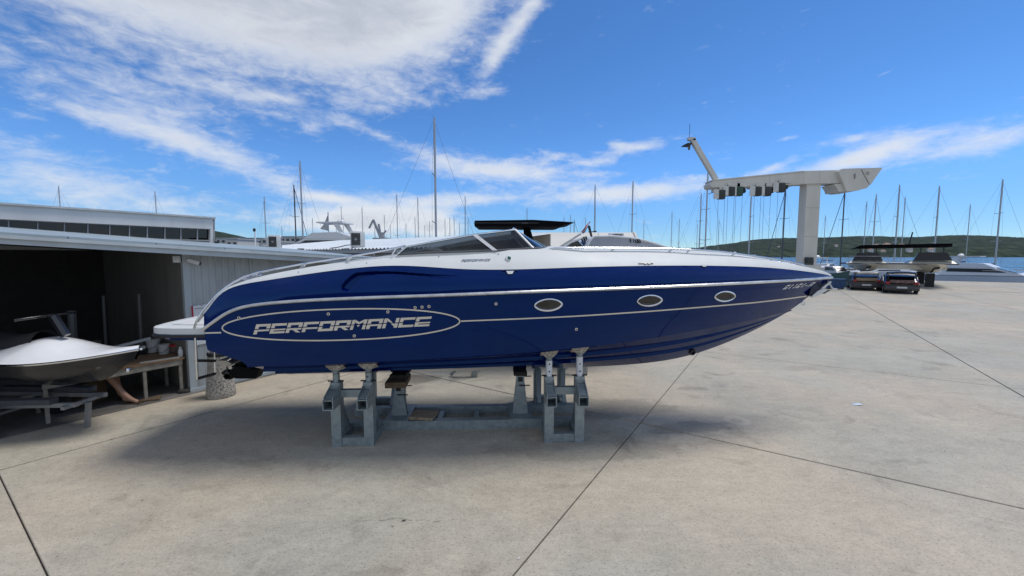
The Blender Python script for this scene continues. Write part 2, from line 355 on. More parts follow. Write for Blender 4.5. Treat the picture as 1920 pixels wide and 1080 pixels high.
hs = [(1642, 459, 9), (1651, 463, 11), (1662, 458, 13), (1673, 462, 12), (1632, 468, 9), (1655, 470, 9), (1690, 460, 14), (1705, 466, 10), (1724, 461, 12), (1568, 459, 5), (1586, 463, 5), (1745, 467, 11), (1770, 462, 12), (1460, 462, 5)]
where = ['just left of the pale house group', 'lowest beside the tall catamaran roof', 'widest of the pale houses above the catamaran', 'above the right side of the catamaran roof', 'nearest the shore above the catamaran', 'low by the water right of the group', 'at the right edge of the hill village', 'below the houses at the right edge', 'second from the right end of the village', 'small and alone behind the black mast', 'small and alone right of the black mast', 'low near the right end of the village', 'farthest right on the hillside', 'small and alone left of the crane column']
for k, (x, y, w) in enumerate(hs):
    c = at(x, y, 1420 if y < 465 else 1340); s = w / FOC * c.y * .8
    e = empty('hill_house', (c.x, c.y, c.z - s * .5), random.uniform(-.4, .4), 'pale plaster house on the far hillside, ' + where[k], 'house', 'houses on the far hill')
    M = WM[e.name]
    MB().box((0, 0, s * .25 - 4), (s, s * .7, s * .6 + 8), M=M).build('wall', hw, e)
    MB().add([M @ Vector(q) for q in ((-s * .54, -s * .4, s * .55), (s * .54, -s * .4, s * .55), (s * .54, s * .4, s * .55), (-s * .54, s * .4, s * .55), (-s * .3, 0, s * .75), (s * .3, 0, s * .75))], ((0, 1, 5, 4), (2, 3, 4, 5), (1, 2, 5), (3, 0, 4), (0, 3, 2, 1))).build('roof', hr, e)
    for q in (-.3, 0, .3): MB().box((q * s, -s * .352, s * .3), (s * .13, .3, s * .16), M=M).build('window', hg, e)

# ------------------------------------------------------------------ left: workshop shed along the yard edge
steel_w = mat('white_metal_cladding', (.43, .475, .49), .45, var=.06, vs=3, dirt=.3, dcol=(.33, .33, .31), stretch=(1, 1, .25))
clad = bpy.data.materials.new('ribbed_cladding'); clad.use_nodes = True
def ribbed(m, c, period, axis):
    t = m.node_tree; p = t.nodes['Principled BSDF']; g = t.nodes.new('ShaderNodeNewGeometry')
    dp = t.nodes.new('ShaderNodeVectorMath'); dp.operation = 'DOT_PRODUCT'; dp.inputs[1].default_value = axis; t.links.new(g.outputs['Position'], dp.inputs[0])
    w = (V(t, dp.outputs['Value']) * (2 * math.pi / period)).op('SINE')
    n = vnoise(t, vscale(t, g.outputs['Position'], (2, 2, .35)), 2.2, 6, .65)
    mx = t.nodes.new('ShaderNodeMix'); mx.data_type = 'RGBA'; mx.inputs['A'].default_value = (*c, 1); mx.inputs['B'].default_value = (*[q * .72 for q in c], 1)
    t.links.new(n.smooth(.42, .75).s, mx.inputs['Factor']); t.links.new(mx.outputs['Result'], p.inputs['Base Color']); p.inputs['Roughness'].default_value = .5
    b = t.nodes.new('ShaderNodeBump'); b.inputs['Distance'].default_value = .012; b.inputs['Strength'].default_value = .7; t.links.new(w.smooth(.3, .9).s, b.inputs['Height']); t.links.new(b.outputs[0], p.inputs['Normal'])
ribbed(clad, (.40, .43, .43), .11, D1)
clad2 = bpy.data.materials.new('ribbed_cladding_inside'); clad2.use_nodes = True; ribbed(clad2, (.20, .19, .165), .11, D2)  # darker copy of the outer cladding, the bay's shade put into its colour
CA, CB = 2.84, 8.95
shed = empty('workshop_shed', yd(CA, CB), YARD, 'low white metal workshop shed with open bay behind the stern', 'shed')
fb0, fb1 = on_b(240, 471, 8.45), on_b(620, 493, 8.45); ft0, ft1 = on_b(240, 461.5, 8.45), on_b(620, 484.5, 8.45)
fa0, fa1 = fb0.dot(D1), fb1.dot(D1)
def fz(a, lo=True):
    p, q = (fb0, fb1) if lo else (ft0, ft1); t = (a - fa0) / (fa1 - fa0); return p.z + (q.z - p.z) * t
A0, A1 = -2.5, 7.2
MB().prism([yd(A0, 8.45, fz(A0)), yd(A1, 8.45, fz(A1)), yd(A1, 8.45, fz(A1, 0)), yd(A0, 8.45, fz(A0, 0))], D2 * .03).build('fascia', steel_w, shed)
MB().prism([yd(A0, 8.40, fz(A0, 0) + .002), yd(A1, 8.40, fz(A1, 0) + .002), yd(A1, 8.40, fz(A1, 0) + .05), yd(A0, 8.40, fz(A0, 0) + .05)], D2 * .05).build('roof_edge_trim', steel_w, shed)
# roof sheets, each pitched gently up from the fascia
rf = mat('shed_roof_sheet', (.29, .35, .37), .42, metal=.1, var=.07, vs=2, dirt=.2, dcol=(.3, .3, .29))
na = 10
for k in range(na):
    a, b = A0 + (A1 - A0) * k / na, A0 + (A1 - A0) * (k + 1) / na - .012
    MB().prism([yd(a, 8.42, fz(a, 0) + .053), yd(b, 8.42, fz(b, 0) + .053), yd(b, 13.2, fz(b, 0) + .36), yd(a, 13.2, fz(a, 0) + .36)], (0, 0, .03)).build('roof_sheet', rf, shed)
k = 0; a = CA + .10
while a < A1 - .1:
    b = min(a + 1.0, A1 - .1)
    MB().prism([yd(a, CB, .06), yd(b - .008, CB, .06), yd(b - .008, CB, fz(b) + .05), yd(a, CB, fz(a) + .05)], D2 * .05).build('wall_panel', clad, shed); a = b
MB().prism([yd(CA, CB - .01, .0), yd(CA + .1, CB - .01, 0), yd(CA + .1, CB - .01, fz(CA) + .04), yd(CA, CB - .01, fz(CA) + .04)], D2 * .1).build('corner_post', steel_w, shed)
MB().prism([yd(CA - .01, CB - .03, .0), yd(A1, CB - .03, 0), yd(A1, CB - .03, .06), yd(CA - .01, CB - .03, .06)], D2 * .06).build('base_strip', steel_w, shed)
b = CB + .1
while b < 13.8:
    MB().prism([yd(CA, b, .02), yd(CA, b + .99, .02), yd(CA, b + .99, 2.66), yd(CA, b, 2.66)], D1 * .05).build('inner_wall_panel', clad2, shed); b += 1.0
inn = mat('dark_inside_wall', (.035, .033, .03), .8, var=.3, vs=2)  # near-black, so the gloom of the bay is put into the wall colour
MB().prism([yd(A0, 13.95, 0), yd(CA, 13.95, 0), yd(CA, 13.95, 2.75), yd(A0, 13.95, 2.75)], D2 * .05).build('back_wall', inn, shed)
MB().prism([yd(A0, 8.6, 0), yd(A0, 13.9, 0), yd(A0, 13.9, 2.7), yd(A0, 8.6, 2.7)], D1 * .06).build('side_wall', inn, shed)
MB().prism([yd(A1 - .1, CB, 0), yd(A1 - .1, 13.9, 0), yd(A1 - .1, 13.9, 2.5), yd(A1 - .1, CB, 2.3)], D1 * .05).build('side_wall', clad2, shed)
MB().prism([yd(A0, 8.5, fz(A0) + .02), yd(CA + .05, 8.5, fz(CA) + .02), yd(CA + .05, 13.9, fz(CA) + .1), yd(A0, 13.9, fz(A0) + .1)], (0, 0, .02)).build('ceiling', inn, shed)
# hanging tools and racks deep in the bay
pole = mat('grey_pipe', (.15, .155, .155), .5)
for n_, (a, b, z0, z1, w, lab) in enumerate(((2.6, 10.6, .9, 1.75, .03, 'pale pole leaning in the open bay near its inner wall'), (2.25, 11.4, .9, 1.7, .025, 'thin grey pole standing deeper in the open bay'), (1.7, 10.8, .95, 1.5, .06, 'pale pipe upright at the back of the open bay'))):
    single(MB().tube([yd(a, b, 0.004), yd(a + .03, b, z1)], w, 8), 'leaning_pole', pole, lab, 'pole', 'poles in the open bay', True)
# security camera and box on the post
cm = mat('camera_housing', (.62, .62, .6), .4, var=.05)
p0 = on_b(350, 487, CB - .06)
sc_ = empty('security_camera', p0, 0, 'small white security camera under the shed roof, pointing right', 'camera')
ax = (D1 * .8 - D2 * .5 + Vector((0, 0, -.35))).normalized()
MB().bar(p0 + ax * .02, p0 + ax * .20, .07, .065).build('housing', cm, sc_)
MB().bar(p0 + D2 * .06, p0 + ax * .05, .03).build('bracket', cm, sc_)
MB().bar(p0 + ax * .20, p0 + ax * .215, .06, .055).build('lens_cover', mat('black_plastic', (.012, .012, .013), .35), sc_)
q0 = on_b(331, 486, CB + .02)
single(MB().bbox(q0, (.11, .05, .12), .012, YARD).box(q0 + D2 * -.03, (.05, .02, .05), YARD), 'junction_box', cm, 'small pale junction box beside the security camera in the bay', 'box')
# notice board
w0 = [on_b(x, y, CB - .012) for x, y in ((361, 574), (402, 568), (402, 640), (365, 648))]
nb = empty('notice_board', w0[3], 0, 'white notice board with a red edge on the shed wall', 'sign')
MB().prism(w0, -D2 * .012).build('board', mat('white_sheet', (.72, .74, .74), .5, var=.04), nb)
MB().prism([on_b(x, y, CB - .027) for x, y in ((358.5, 574), (361.5, 573.6), (364.5, 620), (361.5, 620))], -D2 * .006).build('red_edge', mat('sign_red', (.42, .02, .05), .5), nb)
MB().prism([on_b(x, y, CB - .0272) for x, y in ((365, 578.6), (384, 577), (384, 578), (365, 579.6))], -D2 * .002).build('printed_line', mat('ink_grey', (.2, .2, .22), .6), nb)
MB().lathe([(.012, 0), (.012, .006)], (0, 0, 0), 10, Matrix.Translation(on_b(378, 572.6, CB - .026)) @ Matrix.Rotation(R(90), 4, 'X')).build('screw', MATS['ink_grey'], nb)

# ------------------------------------------------------------------ upper storey with ribbon window
ub = empty('upper_building', on_b(403, 460, 13.6), YARD, 'flat white office storey with a dark ribbon window above the shed', 'building')
plaster = mat('white_render', (.64, .64, .63), .75, var=.07, vs=1.2, dirt=.35, dcol=(.42, .41, .38), stretch=(1, 1, .3))
UB = 13.6
def wallpoly(pts, th, off=0): return [on_b(x, y, UB - off) for x, y in pts], D2 * th
def up_rect(x0, x1, f0, f1, off, th):
    # f: 0 bottom .. 1 top of the facade, following its perspective lines
    top = lambda x: 398 + (x - 240) * (480 - 398) / (1461 - 240); bot = lambda x: 470 + (x - 240) * (480 - 470) / (1461 - 240)
    yy = lambda x, f: bot(x) + (top(x) - bot(x)) * f
    return [on_b(x, y, UB - off) for x, y in ((x0, yy(x0, f0)), (x1, yy(x1, f0)), (x1, yy(x1, f1)), (x0, yy(x0, f1)))], D2 * th
def UR(x0, x1, f0, f1, off, th, name, m, par): v, e = up_rect(x0, x1, f0, f1, off, th); return MB().prism(v, e).build(name, m, par)
UR(-40, 403, .0, .325, 0, .3, 'wall_below', plaster, ub); UR(-40, 403, .665, 1, 0, .3, 'wall_above', plaster, ub); UR(394.5, 403, .326, .664, 0, .3, 'wall_end', plaster, ub)
UR(-44, 405, .985, 1.03, .06, .42, 'roof_coping', mat('coping_metal', (.45, .46, .46), .5), ub)
UR(-40, 394.5, .305, .335, .05, .06, 'window_sill', mat('sill_grey', (.38, .39, .39), .6), ub)
wg = glass('office_glass', (.10, .12, .14), .9); frm = mat('window_frame_grey', (.33, .34, .35), .5)
xs = [394.5, 369.5, 338.5, 308.5, 275.5, 242, 205, 164, 120, 70, 15, -40]
for x1, x0 in zip(xs, xs[1:]):
    f = UR(x0 - .1, x0 + 1.9, .335, .66, -.08, .06, 'window_frame', frm, ub)
    w_ = UR(x0 + 2, x1 - .3, .338, .655, -.12, .01, 'window_pane', wg, ub)
UR(-40, 394.5, .645, .665, -.08, .05, 'window_head', frm, ub)
back = up_rect(-40, 394, .0, 1, -3.5, .1); MB().prism(back[0], back[1]).build('inside_wall', mat('office_inside', (.05, .065, .08), .8), ub)
v, e = up_rect(-40, 403, .98, .985, -.3, 3.3); MB().prism(v, e).build('roof_deck', plaster, ub)
for x in (322, 352, 362): 
    v, e = up_rect(x, x + 7, .33, .56, -1.2, .4); MB().prism(v, e).build('cabinet', mat('cabinet_white', (.5, .5, .5), .6), ub)
e1 = on_b(403, 409.6, UB); e2 = on_b(403, 470, UB)
MB().prism([e1, e2, e2 + D2 * 3.6, e1 + D2 * 3.6], -D1 * .05).build('end_wall', plaster, ub)
p = on_b(406, 456.5, 12.8); single(MB().tube([p - Vector((0, 0, .3)), p], .03, 8).tube([p, p + Vector((0, 0, .05))], .05, 8), 'roof_vent', MATS['black_plastic'], 'short black vent pipe on the shed roof beside the office storey', 'vent', smooth=True)

# ------------------------------------------------------------------ low building with corrugated roof behind
LA = 9.6
lb = empty('low_building', on_a(640, 560, LA), YARD, 'long low building with white corrugated roof behind the windscreen', 'building')
zl = on_a(600, 467.7, LA).z; bl0, bl1 = on_a(425, 467, LA).dot(D2), on_a(850, 467, LA).dot(D2)
zr_ = on_a(700, 449, 16).z; rows = [[], []]; n = int((bl0 - bl1) / .024)
for i in range(n + 1):
    b = bl1 + (bl0 - bl1) * i / n; w = .02 * (1 if (b / .2) % 1 < .45 else -1)
    rows[0].append(yd(LA - .25, b, zl + w)); rows[1].append(yd(16, b, zr_ + w))
MB().grid(rows).build('corrugated_roof', mat('white_roof_sheet', (.62, .66, .68), .4, var=.05, vs=.8, dirt=.3, dcol=(.42, .43, .43)), lb)
MB().prism([yd(LA - .2, bl1, zl - .16), yd(LA - .2, bl0, zl - .16), yd(LA - .2, bl0, zl - .03), yd(LA - .2, bl1, zl - .03)], D1 * .08).build('gutter', mat('gutter_grey', (.4, .42, .43), .45), lb)
b = bl1
while b < bl0 - .2:
    MB().prism([yd(LA, b, 0), yd(LA, b + 1.19, 0), yd(LA, b + 1.19, zl - .03), yd(LA, b, zl - .03)], D1 * .06).build('wall_panel', mat('beige_wall_panel', (.42, .40, .36), .6, var=.1, vs=2), lb); b += 1.2
MB().prism([yd(LA + .07, bl0 - .05, 0), yd(16, bl0 - .05, 0), yd(16, bl0 - .05, zr_ - .05), yd(LA + .07, bl0 - .05, zl - .05)], D2 * .05).build('end_wall', MATS['beige_wall_panel'], lb)
MB().prism([yd(16, bl1, 0), yd(16, bl0, 0), yd(16, bl0, zr_ - .03), yd(16, bl1, zr_ - .03)], D1 * .06).build('rear_wall', MATS['beige_wall_panel'], lb)
for x in (622, 700, 745):
    q = on_a(x, 470, LA - .28); MB().tube([q + Vector((0, 0, -.1)), q + D1 * .2 + Vector((0, 0, -.5)), q + D1 * .2 + Vector((0, 0, -1.6))], .02, 6).build('downpipe', MATS['white_sheet'], lb, True)
def ac_unit(x0, x1, ytop, ybot, a, label):
    p = on_a((x0 + x1) / 2, ybot, a); w = (x1 - x0) / FOC * p.y * .98; h = (ybot - ytop) / FOC * p.y; d = .34
    rz = 0.35; e = empty('air_conditioner', p, rz, label, 'air conditioner', 'air conditioners on the low roof'); M = WM[e.name]
    w *= .80
    white = mat('ac_white', (.68, .68, .65), .45, var=.05); blk = mat('ac_grille_black', (.03, .03, .03), .5, var=.5, vs=40); 
    MB().bbox((0, 0, h / 2 + .02), (w, d, h - .04), .015, M=M).build('casing', white, e, True)
    g = MB().box((-w * .12, -d / 2 - .004, h * .52), (w * .62, .012, h * .74), M=M).build('fan_grille', blk, e)
    wire = mat('ac_wire', (.25, .25, .25), .4)
    for k in range(7): MB().box((-w * .12, -d / 2 - .014, h * (.2 + .105 * k)), (w * .6, .006, .008), M=M).build('grille_wire', wire, g)
    MB().lathe([(.05, 0), (.05, .01)], (0, 0, 0), 14, M @ Matrix.Translation((-w * .12, -d / 2 - .018, h * .52)) @ Matrix.Rotation(R(90), 4, 'X')).build('hub', wire, g)
    for k in range(7):
        for i in (-1, 1): MB().box((w / 2 + .003, i * d * .19, h * (.17 + .11 * k)), (.008, d * .30, h * .075), M=M).build('vent_slot', blk, e)
    for i in (-1, 1): MB().box((i * w * .35, 0, .005), (.08, d * 1.15, .05), M=M).build('foot', mat('ac_rail', (.2, .2, .2), .6), e)
    MB().tube([M @ Vector(q) for q in ((-w / 2, .05, .12), (-w / 2 - .15, .05, .1), (-w / 2 - .45, -.05, .02), (-w / 2 - .7, -.2, -.02))], .016, 6).build('hose', MATS['black_plastic'], e, True)
ac_unit(503, 529, 441.5, 467, 9.75, 'smaller air conditioner on the low roof, nearer the office storey')
ac_unit(655, 687, 434.5, 465, 9.75, 'larger air conditioner on the low roof, nearer the windscreen')
p = on_a(479, 470, 9.9); q = on_a(478, 432, 9.9)
fl = empty('flood_lamp', p, 0, 'white lamp pole with small black head on the low roof', 'lamp')
MB().tube([p, q], .03, 8).build('pole', mat('lamp_white', (.7, .7, .7), .5), fl, True); MB().bbox(q + Vector((-.03, 0, .02)), (.11, .1, .16), .02, .3).build('head', MATS['black_plastic'], fl)
p = on_a(560, 473, 9.3); single(MB().bbox(p + Vector((-.25, 0, .05)), (.55, .3, .06), .03, .2).bbox(p + Vector((.1, 0, .1)), (.3, .25, .12), .05, .5), 'roof_rag', mat('dark_rag', (.05, .045, .04), .9), 'dark crumpled sheet lying on the shed roof edge', 'sheet', smooth=True)

# white tent hall further back
tn = empty('tent_hall', (4.0, 24, 0), 0, 'long white tent hall with a peaked gable behind the second boat', 'tent')
tw = mat('white_tent_fabric', (.62, .60, .55), .7, var=.1, vs=.7, dirt=.3, dcol=(.42, .40, .36), stretch=(.4, 1, 1)); tg = mat('tent_gable_fabric', (.55, .56, .56), .7, var=.08)
r0, r1 = at(930, 437.5, 24), at(1188, 436, 24); hw_, ez = 2.6, 2.05
x0, x1, zt = r0.x, r1.x, r1.z
k = 0; xx = x0
while xx < x1 - .1:
    x2 = min(xx + 3.0, x1)
    rows = [[Vector((xx + (x2 - .02 - xx) * i / 6, 24 - hw_ * (1 - t), ez + (zt - ez) * t - .10 * math.sin(math.pi * i / 6) * math.sin(math.pi * t))) for i in range(7)] for t in (0, .25, .5, .75, 1)]
    MB().grid(rows).build('roof_panel', tw, tn, True); rows2 = [[Vector((q.x, 48 - q.y, q.z)) for q in r_] for r_ in rows]; MB().grid(rows2).build('roof_panel', tw, tn, True)
    MB().prism([(xx, 24 - hw_, 0), (x2 - .02, 24 - hw_, 0), (x2 - .02, 24 - hw_, ez), (xx, 24 - hw_, ez)], (0, .02, 0)).build('side_panel', tw, tn); xx = x2
MB().prism([(x1, 24 - hw_ + .02, 0), (x1, 24 + hw_, 0), (x1, 24 + hw_, ez), (x1, 24, zt - .03), (x1, 24 - hw_ + .02, ez)], (-.03, 0, 0)).build('gable', tg, tn)
for i in (-1, 1): MB().bar((x1 + .03, 24 + i * hw_, ez), (x1 + .03, 24, zt), .12).build('gable_frame', mat('tent_frame', (.45, .44, .42), .5), tn)
MB().bar((x1 + .05, 24, zt - .1), (x1 + .05, 24, 0), .1).build('gable_frame', MATS['tent_frame'], tn)

# ------------------------------------------------------------------ the blue speedboat
PSI = R(2.35); BO = Vector((-.6, 6.02, 0)); XH = Vector((math.cos(PSI), math.sin(PSI), 0)); NH = Vector((math.sin(PSI), -math.cos(PSI), 0))   # forward, near side
def bw(s, b, z): return BO + XH * s + NH * b + Vector((0, 0, z))
S1 = 5.52
def taper(B, s0, s1, n, e=0.0): return lambda s: e + (B - e) * (1 - max(0.0, min(1.0, (s - s0) / (s1 - s0))) ** n)
bR = lambda s: taper(1.16, -.2, S1, 2.15, .012)(s) - .05 * max(0, (-1.2 - s) / 2) ** 2
bC = taper(.98, -.6, 4.93, 2.2)
bS = lambda s: max(.008, bR(s) - .10 * min(1, max(.06, (S1 - s) / 2.2)) * min(1, max(.1, (s + 3.2) / .9)))
bDk = lambda s: max(.004, bS(s) - .26 * min(1, max(.02, (S1 - s) / 2.4)) * min(1, max(.08, (s + 3.05) / 1.6)))
pxR = smooth_poly([(355, 639.5), (362, 633.5), (370.5, 627), (386, 614.6), (405, 600.7), (423, 588.7), (440, 580.5), (455, 575.5), (479, 571), (520, 567), (555, 564), (664, 559), (750, 556), (846, 552.8), (1000, 546.5), (1100, 543.3), (1258, 537), (1350, 532.7), (1450, 527.6), (1514, 523.8), (1562, 520)])
pxS = smooth_poly([(357, 635), (361, 629), (364, 619), (370.5, 607), (380, 592), (391, 579.4), (404, 561.5), (418, 548.5), (432, 540.5), (446, 535.5), (467, 530.6), (533, 520.8), (599, 510), (643, 505), (690, 499.5), (715, 497.2), (734, 496.4), (760, 497), (800, 499.8), (846, 504.2), (887, 506), (935, 506), (1000, 504.6), (1100, 500.6), (1196, 498.6), (1279, 497.8), (1340, 498.3), (1404, 499.8), (1450, 502.3), (1499, 507.6), (1544, 514), (1562, 519)])
pxD = smooth_poly([(356, 632), (361, 624), (365, 614), (371, 602), (381, 586), (392, 573), (405, 556), (420, 543), (436, 535), (454, 528.6), (478, 520.8), (533, 508.8), (599, 497.4), (664, 488), (741, 478.5), (800, 474.8), (846, 472.5), (929, 469.6), (1000, 467.5), (1040, 467.8), (1100, 469), (1200, 470), (1258, 471), (1321, 473.7), (1383, 480), (1450, 489), (1499, 497.8), (1544, 508.4), (1561, 516)])
pxC = smooth_poly([(350, 694.5), (465, 688.5), (560, 686), (626, 683), (707, 678.5), (748, 676), (892, 668), (978, 662), (1050, 656), (1120, 649), (1167, 642.5), (1252, 629.4), (1308, 619), (1395, 603), (1450, 591.5), (1485, 582)])
pxK = smooth_poly([(380, 706), (765, 697), (897, 694), (984, 691.6), (1095, 688), (1167, 684.7), (1246, 677), (1308, 663), (1386, 633), (1449, 602), (1480, 583.5), (1500, 569.5), (1517, 554.5), (1539, 537), (1558, 523.5), (1562, 520.5)])
def lift(bf, pl, fair=26):                           # height of a hull line over station s, from its measured profile
    cache = {}
    def f0(s):
        k = round(s, 3)
        if k not in cache:
            q = bw(s, bf(s), 0); z = 1.5
            for _ in range(12):
                px, _y = proj((q.x, q.y, z)); py = lerp_poly(pl, px); d = ray(px, py); z = EYE + d.z * q.y / d.y
            cache[k] = z
        return cache[k]
    N_ = 900; sm = [f0(-3.3 + 9.0 * i / N_) for i in range(N_ + 1)]
    for _ in range(3):                      # fair the measured line
        out = sm[:]
        for i in range(N_ + 1):
            s = -3.3 + 9.0 * i / N_; r = int(min(fair, max(1, (s + 2.9) * 30), max(1, (5.55 - s) * 25)))
            a, b = max(0, i - r), min(N_, i + r); r = min(i - a, b - i); out[i] = sum(sm[i - r:i + r + 1]) / (2 * r + 1)
        sm = out
    def f(s):
        t = (s + 3.3) / 9.0 * N_; i = min(N_ - 1, max(0, int(t))); return sm[i] + (sm[i + 1] - sm[i]) * (t - i)
    return f
zR, zS, zD, zC, zK = lift(bR, pxR), lift(bS, pxS), lift(bDk, pxD), lift(bC, pxC), lift(lambda s: 0.0, pxK)
S0 = -3.12
def side_pt(s, v):                          # hull side between chine (v=0) and rub rail (v=1); past the chine's end it runs to the stem
    c0, zc = bC(s), zC(s)
    if s > 4.93: c0, zc = 0.0, zK(s)
    b = c0 + (bR(s) - c0) * v; z = zc + (zR(s) - zc) * v
    return b + .03 * math.sin(math.pi * v) * min(1, max(0, (4.9 - s) / 2)), z
aft = [(645.6, 364), (653, 376), (660, 400), (668, 424), (672.7, 438.7), (678, 454), (684, 462), (692, 465), (700, 466)]
def trim(v):                                # where the undercut stern ends this strip of the side
    lo, hi = S0, -2.0
    for _ in range(40):
        m = (lo + hi) / 2; b, z = side_pt(m, v); x, y = proj(bw(m, b, z))
        lim = 362 if y < 640 else (lerp_poly([(640, 362)] + aft, y))
        if x < lim: lo = m
        else: hi = m
    return hi
boat = empty('speedboat', bw(0, 0, 0), PSI, 'navy blue speedboat with white deck resting on a galvanised cradle', 'boat')
navy = mat('navy_gelcoat', (.0003, .0056, .078), .05, var=.10, vs=1.5, coat=.0, spec=.62, bump=.10, bs=1.5)
navy.node_tree.nodes['Principled BSDF'].inputs['Specular Tint'].default_value = (.20, .52, 1, 1)
deckm = mat('white_gelcoat', (.60, .615, .60), .5, var=.03, vs=3, spec=.35)
chrome = mat('polished_steel', (.72, .73, .74), .16, metal=1.0, var=.05)
def us(n, a, b): return [a + (b - a) * i / n for i in range(n + 1)]
NV, NU = 26, 110
near = []
vs_ = us(NV, 0, 1)
for v in vs_:
    s0 = trim(v); near.append([bw(s, *side_pt(s, v)) for s in [s0 + (S1 - s0) * (1 - (1 - t) ** 1.15) for t in us(NU, 0, 1)]])
def mirror(P):                              # to the other side of the centreline
    d = (P - BO).dot(NH); return P - NH * (2 * d)
side_mb = MB().grid(near)
SIDE = BVHTree.FromPolygons([tuple(q) for q in side_mb.v], side_mb.f)
far = [[mirror(p) for p in r] for r in near]
hull = MB().grid(near); hull.grid(far)
for i in range(NV): hull.quad(near[i][0], near[i + 1][0], far[i + 1][0], far[i][0])                      # raked transom
hull_o = hull.build('hull', navy, boat, True, ang=50)
# bottom: V with chine flat and two spray rails each side
SB = -2.70
def bot_row(f, flat=0.0):
    out = []
    for t in us(NU, 0, 1):
        s = SB + (4.93 - SB) * (1 - (1 - t) ** 1.15); bc = max(0, bC(s) - .07 * min(1, max(0, (4.9 - s) / 1.5))); zc, zk = zC(s) - .012, zK(s); zk = min(zk, zc)
        g = f - flat; z = zk + (zc - zk) * (g ** 1.06 if g > 0 else 0)
        out.append(bw(s, bc * f, z))
    return out
chine = [bw(SB + (4.93 - SB) * (1 - (1 - t) ** 1.15), bC(SB + (4.93 - SB) * (1 - (1 - t) ** 1.15)), zC(SB + (4.93 - SB) * (1 - (1 - t) ** 1.15))) for t in us(NU, 0, 1)]
fr = [bot_row(0), bot_row(.2), bot_row(.36), bot_row(.44, .08), bot_row(.445), bot_row(.56), bot_row(.66), bot_row(.75, .09), bot_row(.755), bot_row(.9), bot_row(1.0), chine]
bt = MB().grid(fr); bt.grid([[mirror(p) for p in r] for r in fr])
for i in range(len(fr) - 1): bt.quad(fr[i][0], fr[i + 1][0], mirror(fr[i + 1][0]), mirror(fr[i][0]))
bt.build('hull_bottom', navy, boat, True, ang=25)
BOTT = BVHTree.FromPolygons([tuple(q) for q in bt.v], bt.f)
# topsides above the rub rail, with the pressed-in air scoop
sw_up = smooth_poly([(638, 541), (648, 526), (666, 512.6), (680, 510.3), (697, 509.2), (741, 509.6), (800, 514.0), (866, 517.4)])
sw_lo = smooth_poly([(638, 548), (653.5, 544), (675, 521.5), (697, 515.5), (741, 513.4), (800, 516.2), (866, 517.8)])
def top_pt(s, v):
    b = bR(s) + (bS(s) - bR(s)) * v; z = zR(s) + (zS(s) - zR(s)) * v
    return b + .035 * math.sin(math.pi * v) * min(1, max(0, (5.4 - s) / 2)) * min(1, max(0, (s + 3.1) / 1.0)), z
TV = 64; TS = us(130, S0, -1.75)[:-1] + us(420, -1.75, .15)[:-1] + us(170, .15, S1)
tn_rows = []
for v in us(TV, 0, 1):
    row = []
    for s in TS:
        b, z = top_pt(s, v); P = bw(s, b, z); x, y = proj(P); dpt = 0
        if 640 < x < 866:
            yu, yl = lerp_poly(sw_up, x), lerp_poly(sw_lo, x)
            fade = min(1, max(0, (866 - x) / 120)) 
            if y > yu: 
                h = max(4.0, (yl - yu)); k = (y - yu)
                if k < h: dpt = .055 * fade
                else:
                    low = 548 - (x - 640) * .02
                    dpt = .055 * fade * max(0, 1 - (k - h) / max(6, (low - yl))) * .25
            if x < 656 and y > lerp_poly([(640, 540), (656, 545)], x): dpt *= max(0, 1 - (y - lerp_poly([(640, 540), (656, 545)], x)) / 4)
        row.append(P - NH * dpt)
    tn_rows.append(row)
tp_ = MB().grid(tn_rows); tp_.grid([[mirror(p) for p in r] for r in tn_rows])
tp_.build('topside', navy, boat, True, ang=35)
TOP = BVHTree.FromPolygons([tuple(q) for q in tp_.v], tp_.f)
# white deck: coaming band, then foredeck crown / cockpit well
dk_rows = []
for v in us(6, 0, 1):
    row = []
    for t in us(150, 0, 1):
        s = S0 + (S1 - S0) * t; b0, z0, b1, z1 = bS(s), zS(s), bDk(s), zD(s)
        b = b0 + (b1 - b0) * v; z = z0 + (z1 - z0) * (v ** .8)
        row.append(bw(s, b + .004 * (1 - v), z + .001))
    dk_rows.append(row)
WS_F = .98                                  # cockpit ends, foredeck starts
fd = []
for v in us(6, 0, 1):
    row = []
    for t in us(60, 0, 1):
        s = WS_F - .2 + (S1 - WS_F + .2) * t; b1, z1 = bDk(s), zD(s); row.append(bw(s, b1 * (1 - v), z1 + .06 * min(1, (S1 - s) / 2) * math.sin(v * math.pi / 2)))
    fd.append(row)
dmb = MB().grid(dk_rows); dmb.grid([[mirror(p) for p in r] for r in dk_rows]); dmb.grid(fd); dmb.grid([[mirror(p) for p in r] for r in fd])
deck = dmb.build('deck', deckm, boat, True, ang=50)
DECK = BVHTree.FromPolygons([tuple(q) for q in dmb.v], dmb.f)
# cockpit liner: inner walls, sole, sunpad, seats
lin = MB(); FZ = 1.62
ss = us(50, -2.35, WS_F - .2)
lin.grid([[bw(s, bDk(s), zD(s)) for s in ss], [bw(s, bDk(s) - .06, zD(s) + .005) for s in ss], [bw(s, bDk(s) - .10, zD(s) - .05) for s in ss], [bw(s, bDk(s) - .12, FZ) for s in ss], [bw(s, 0, FZ) for s in ss]])
lin.grid([[mirror(bw(s, bDk(s), zD(s))) for s in ss], [mirror(bw(s, bDk(s) - .06, zD(s) + .005)) for s in ss], [mirror(bw(s, bDk(s) - .10, zD(s) - .05)) for s in ss], [mirror(bw(s, bDk(s) - .12, FZ)) for s in ss], [mirror(bw(s, 0, FZ)) for s in ss]])
lin.quad(bw(ss[-1], bDk(ss[-1]) - .1, FZ), bw(ss[-1], -bDk(ss[-1]) + .1, FZ), bw(ss[-1], -bDk(ss[-1]), zD(ss[-1])), bw(ss[-1], bDk(ss[-1]), zD(ss[-1])))
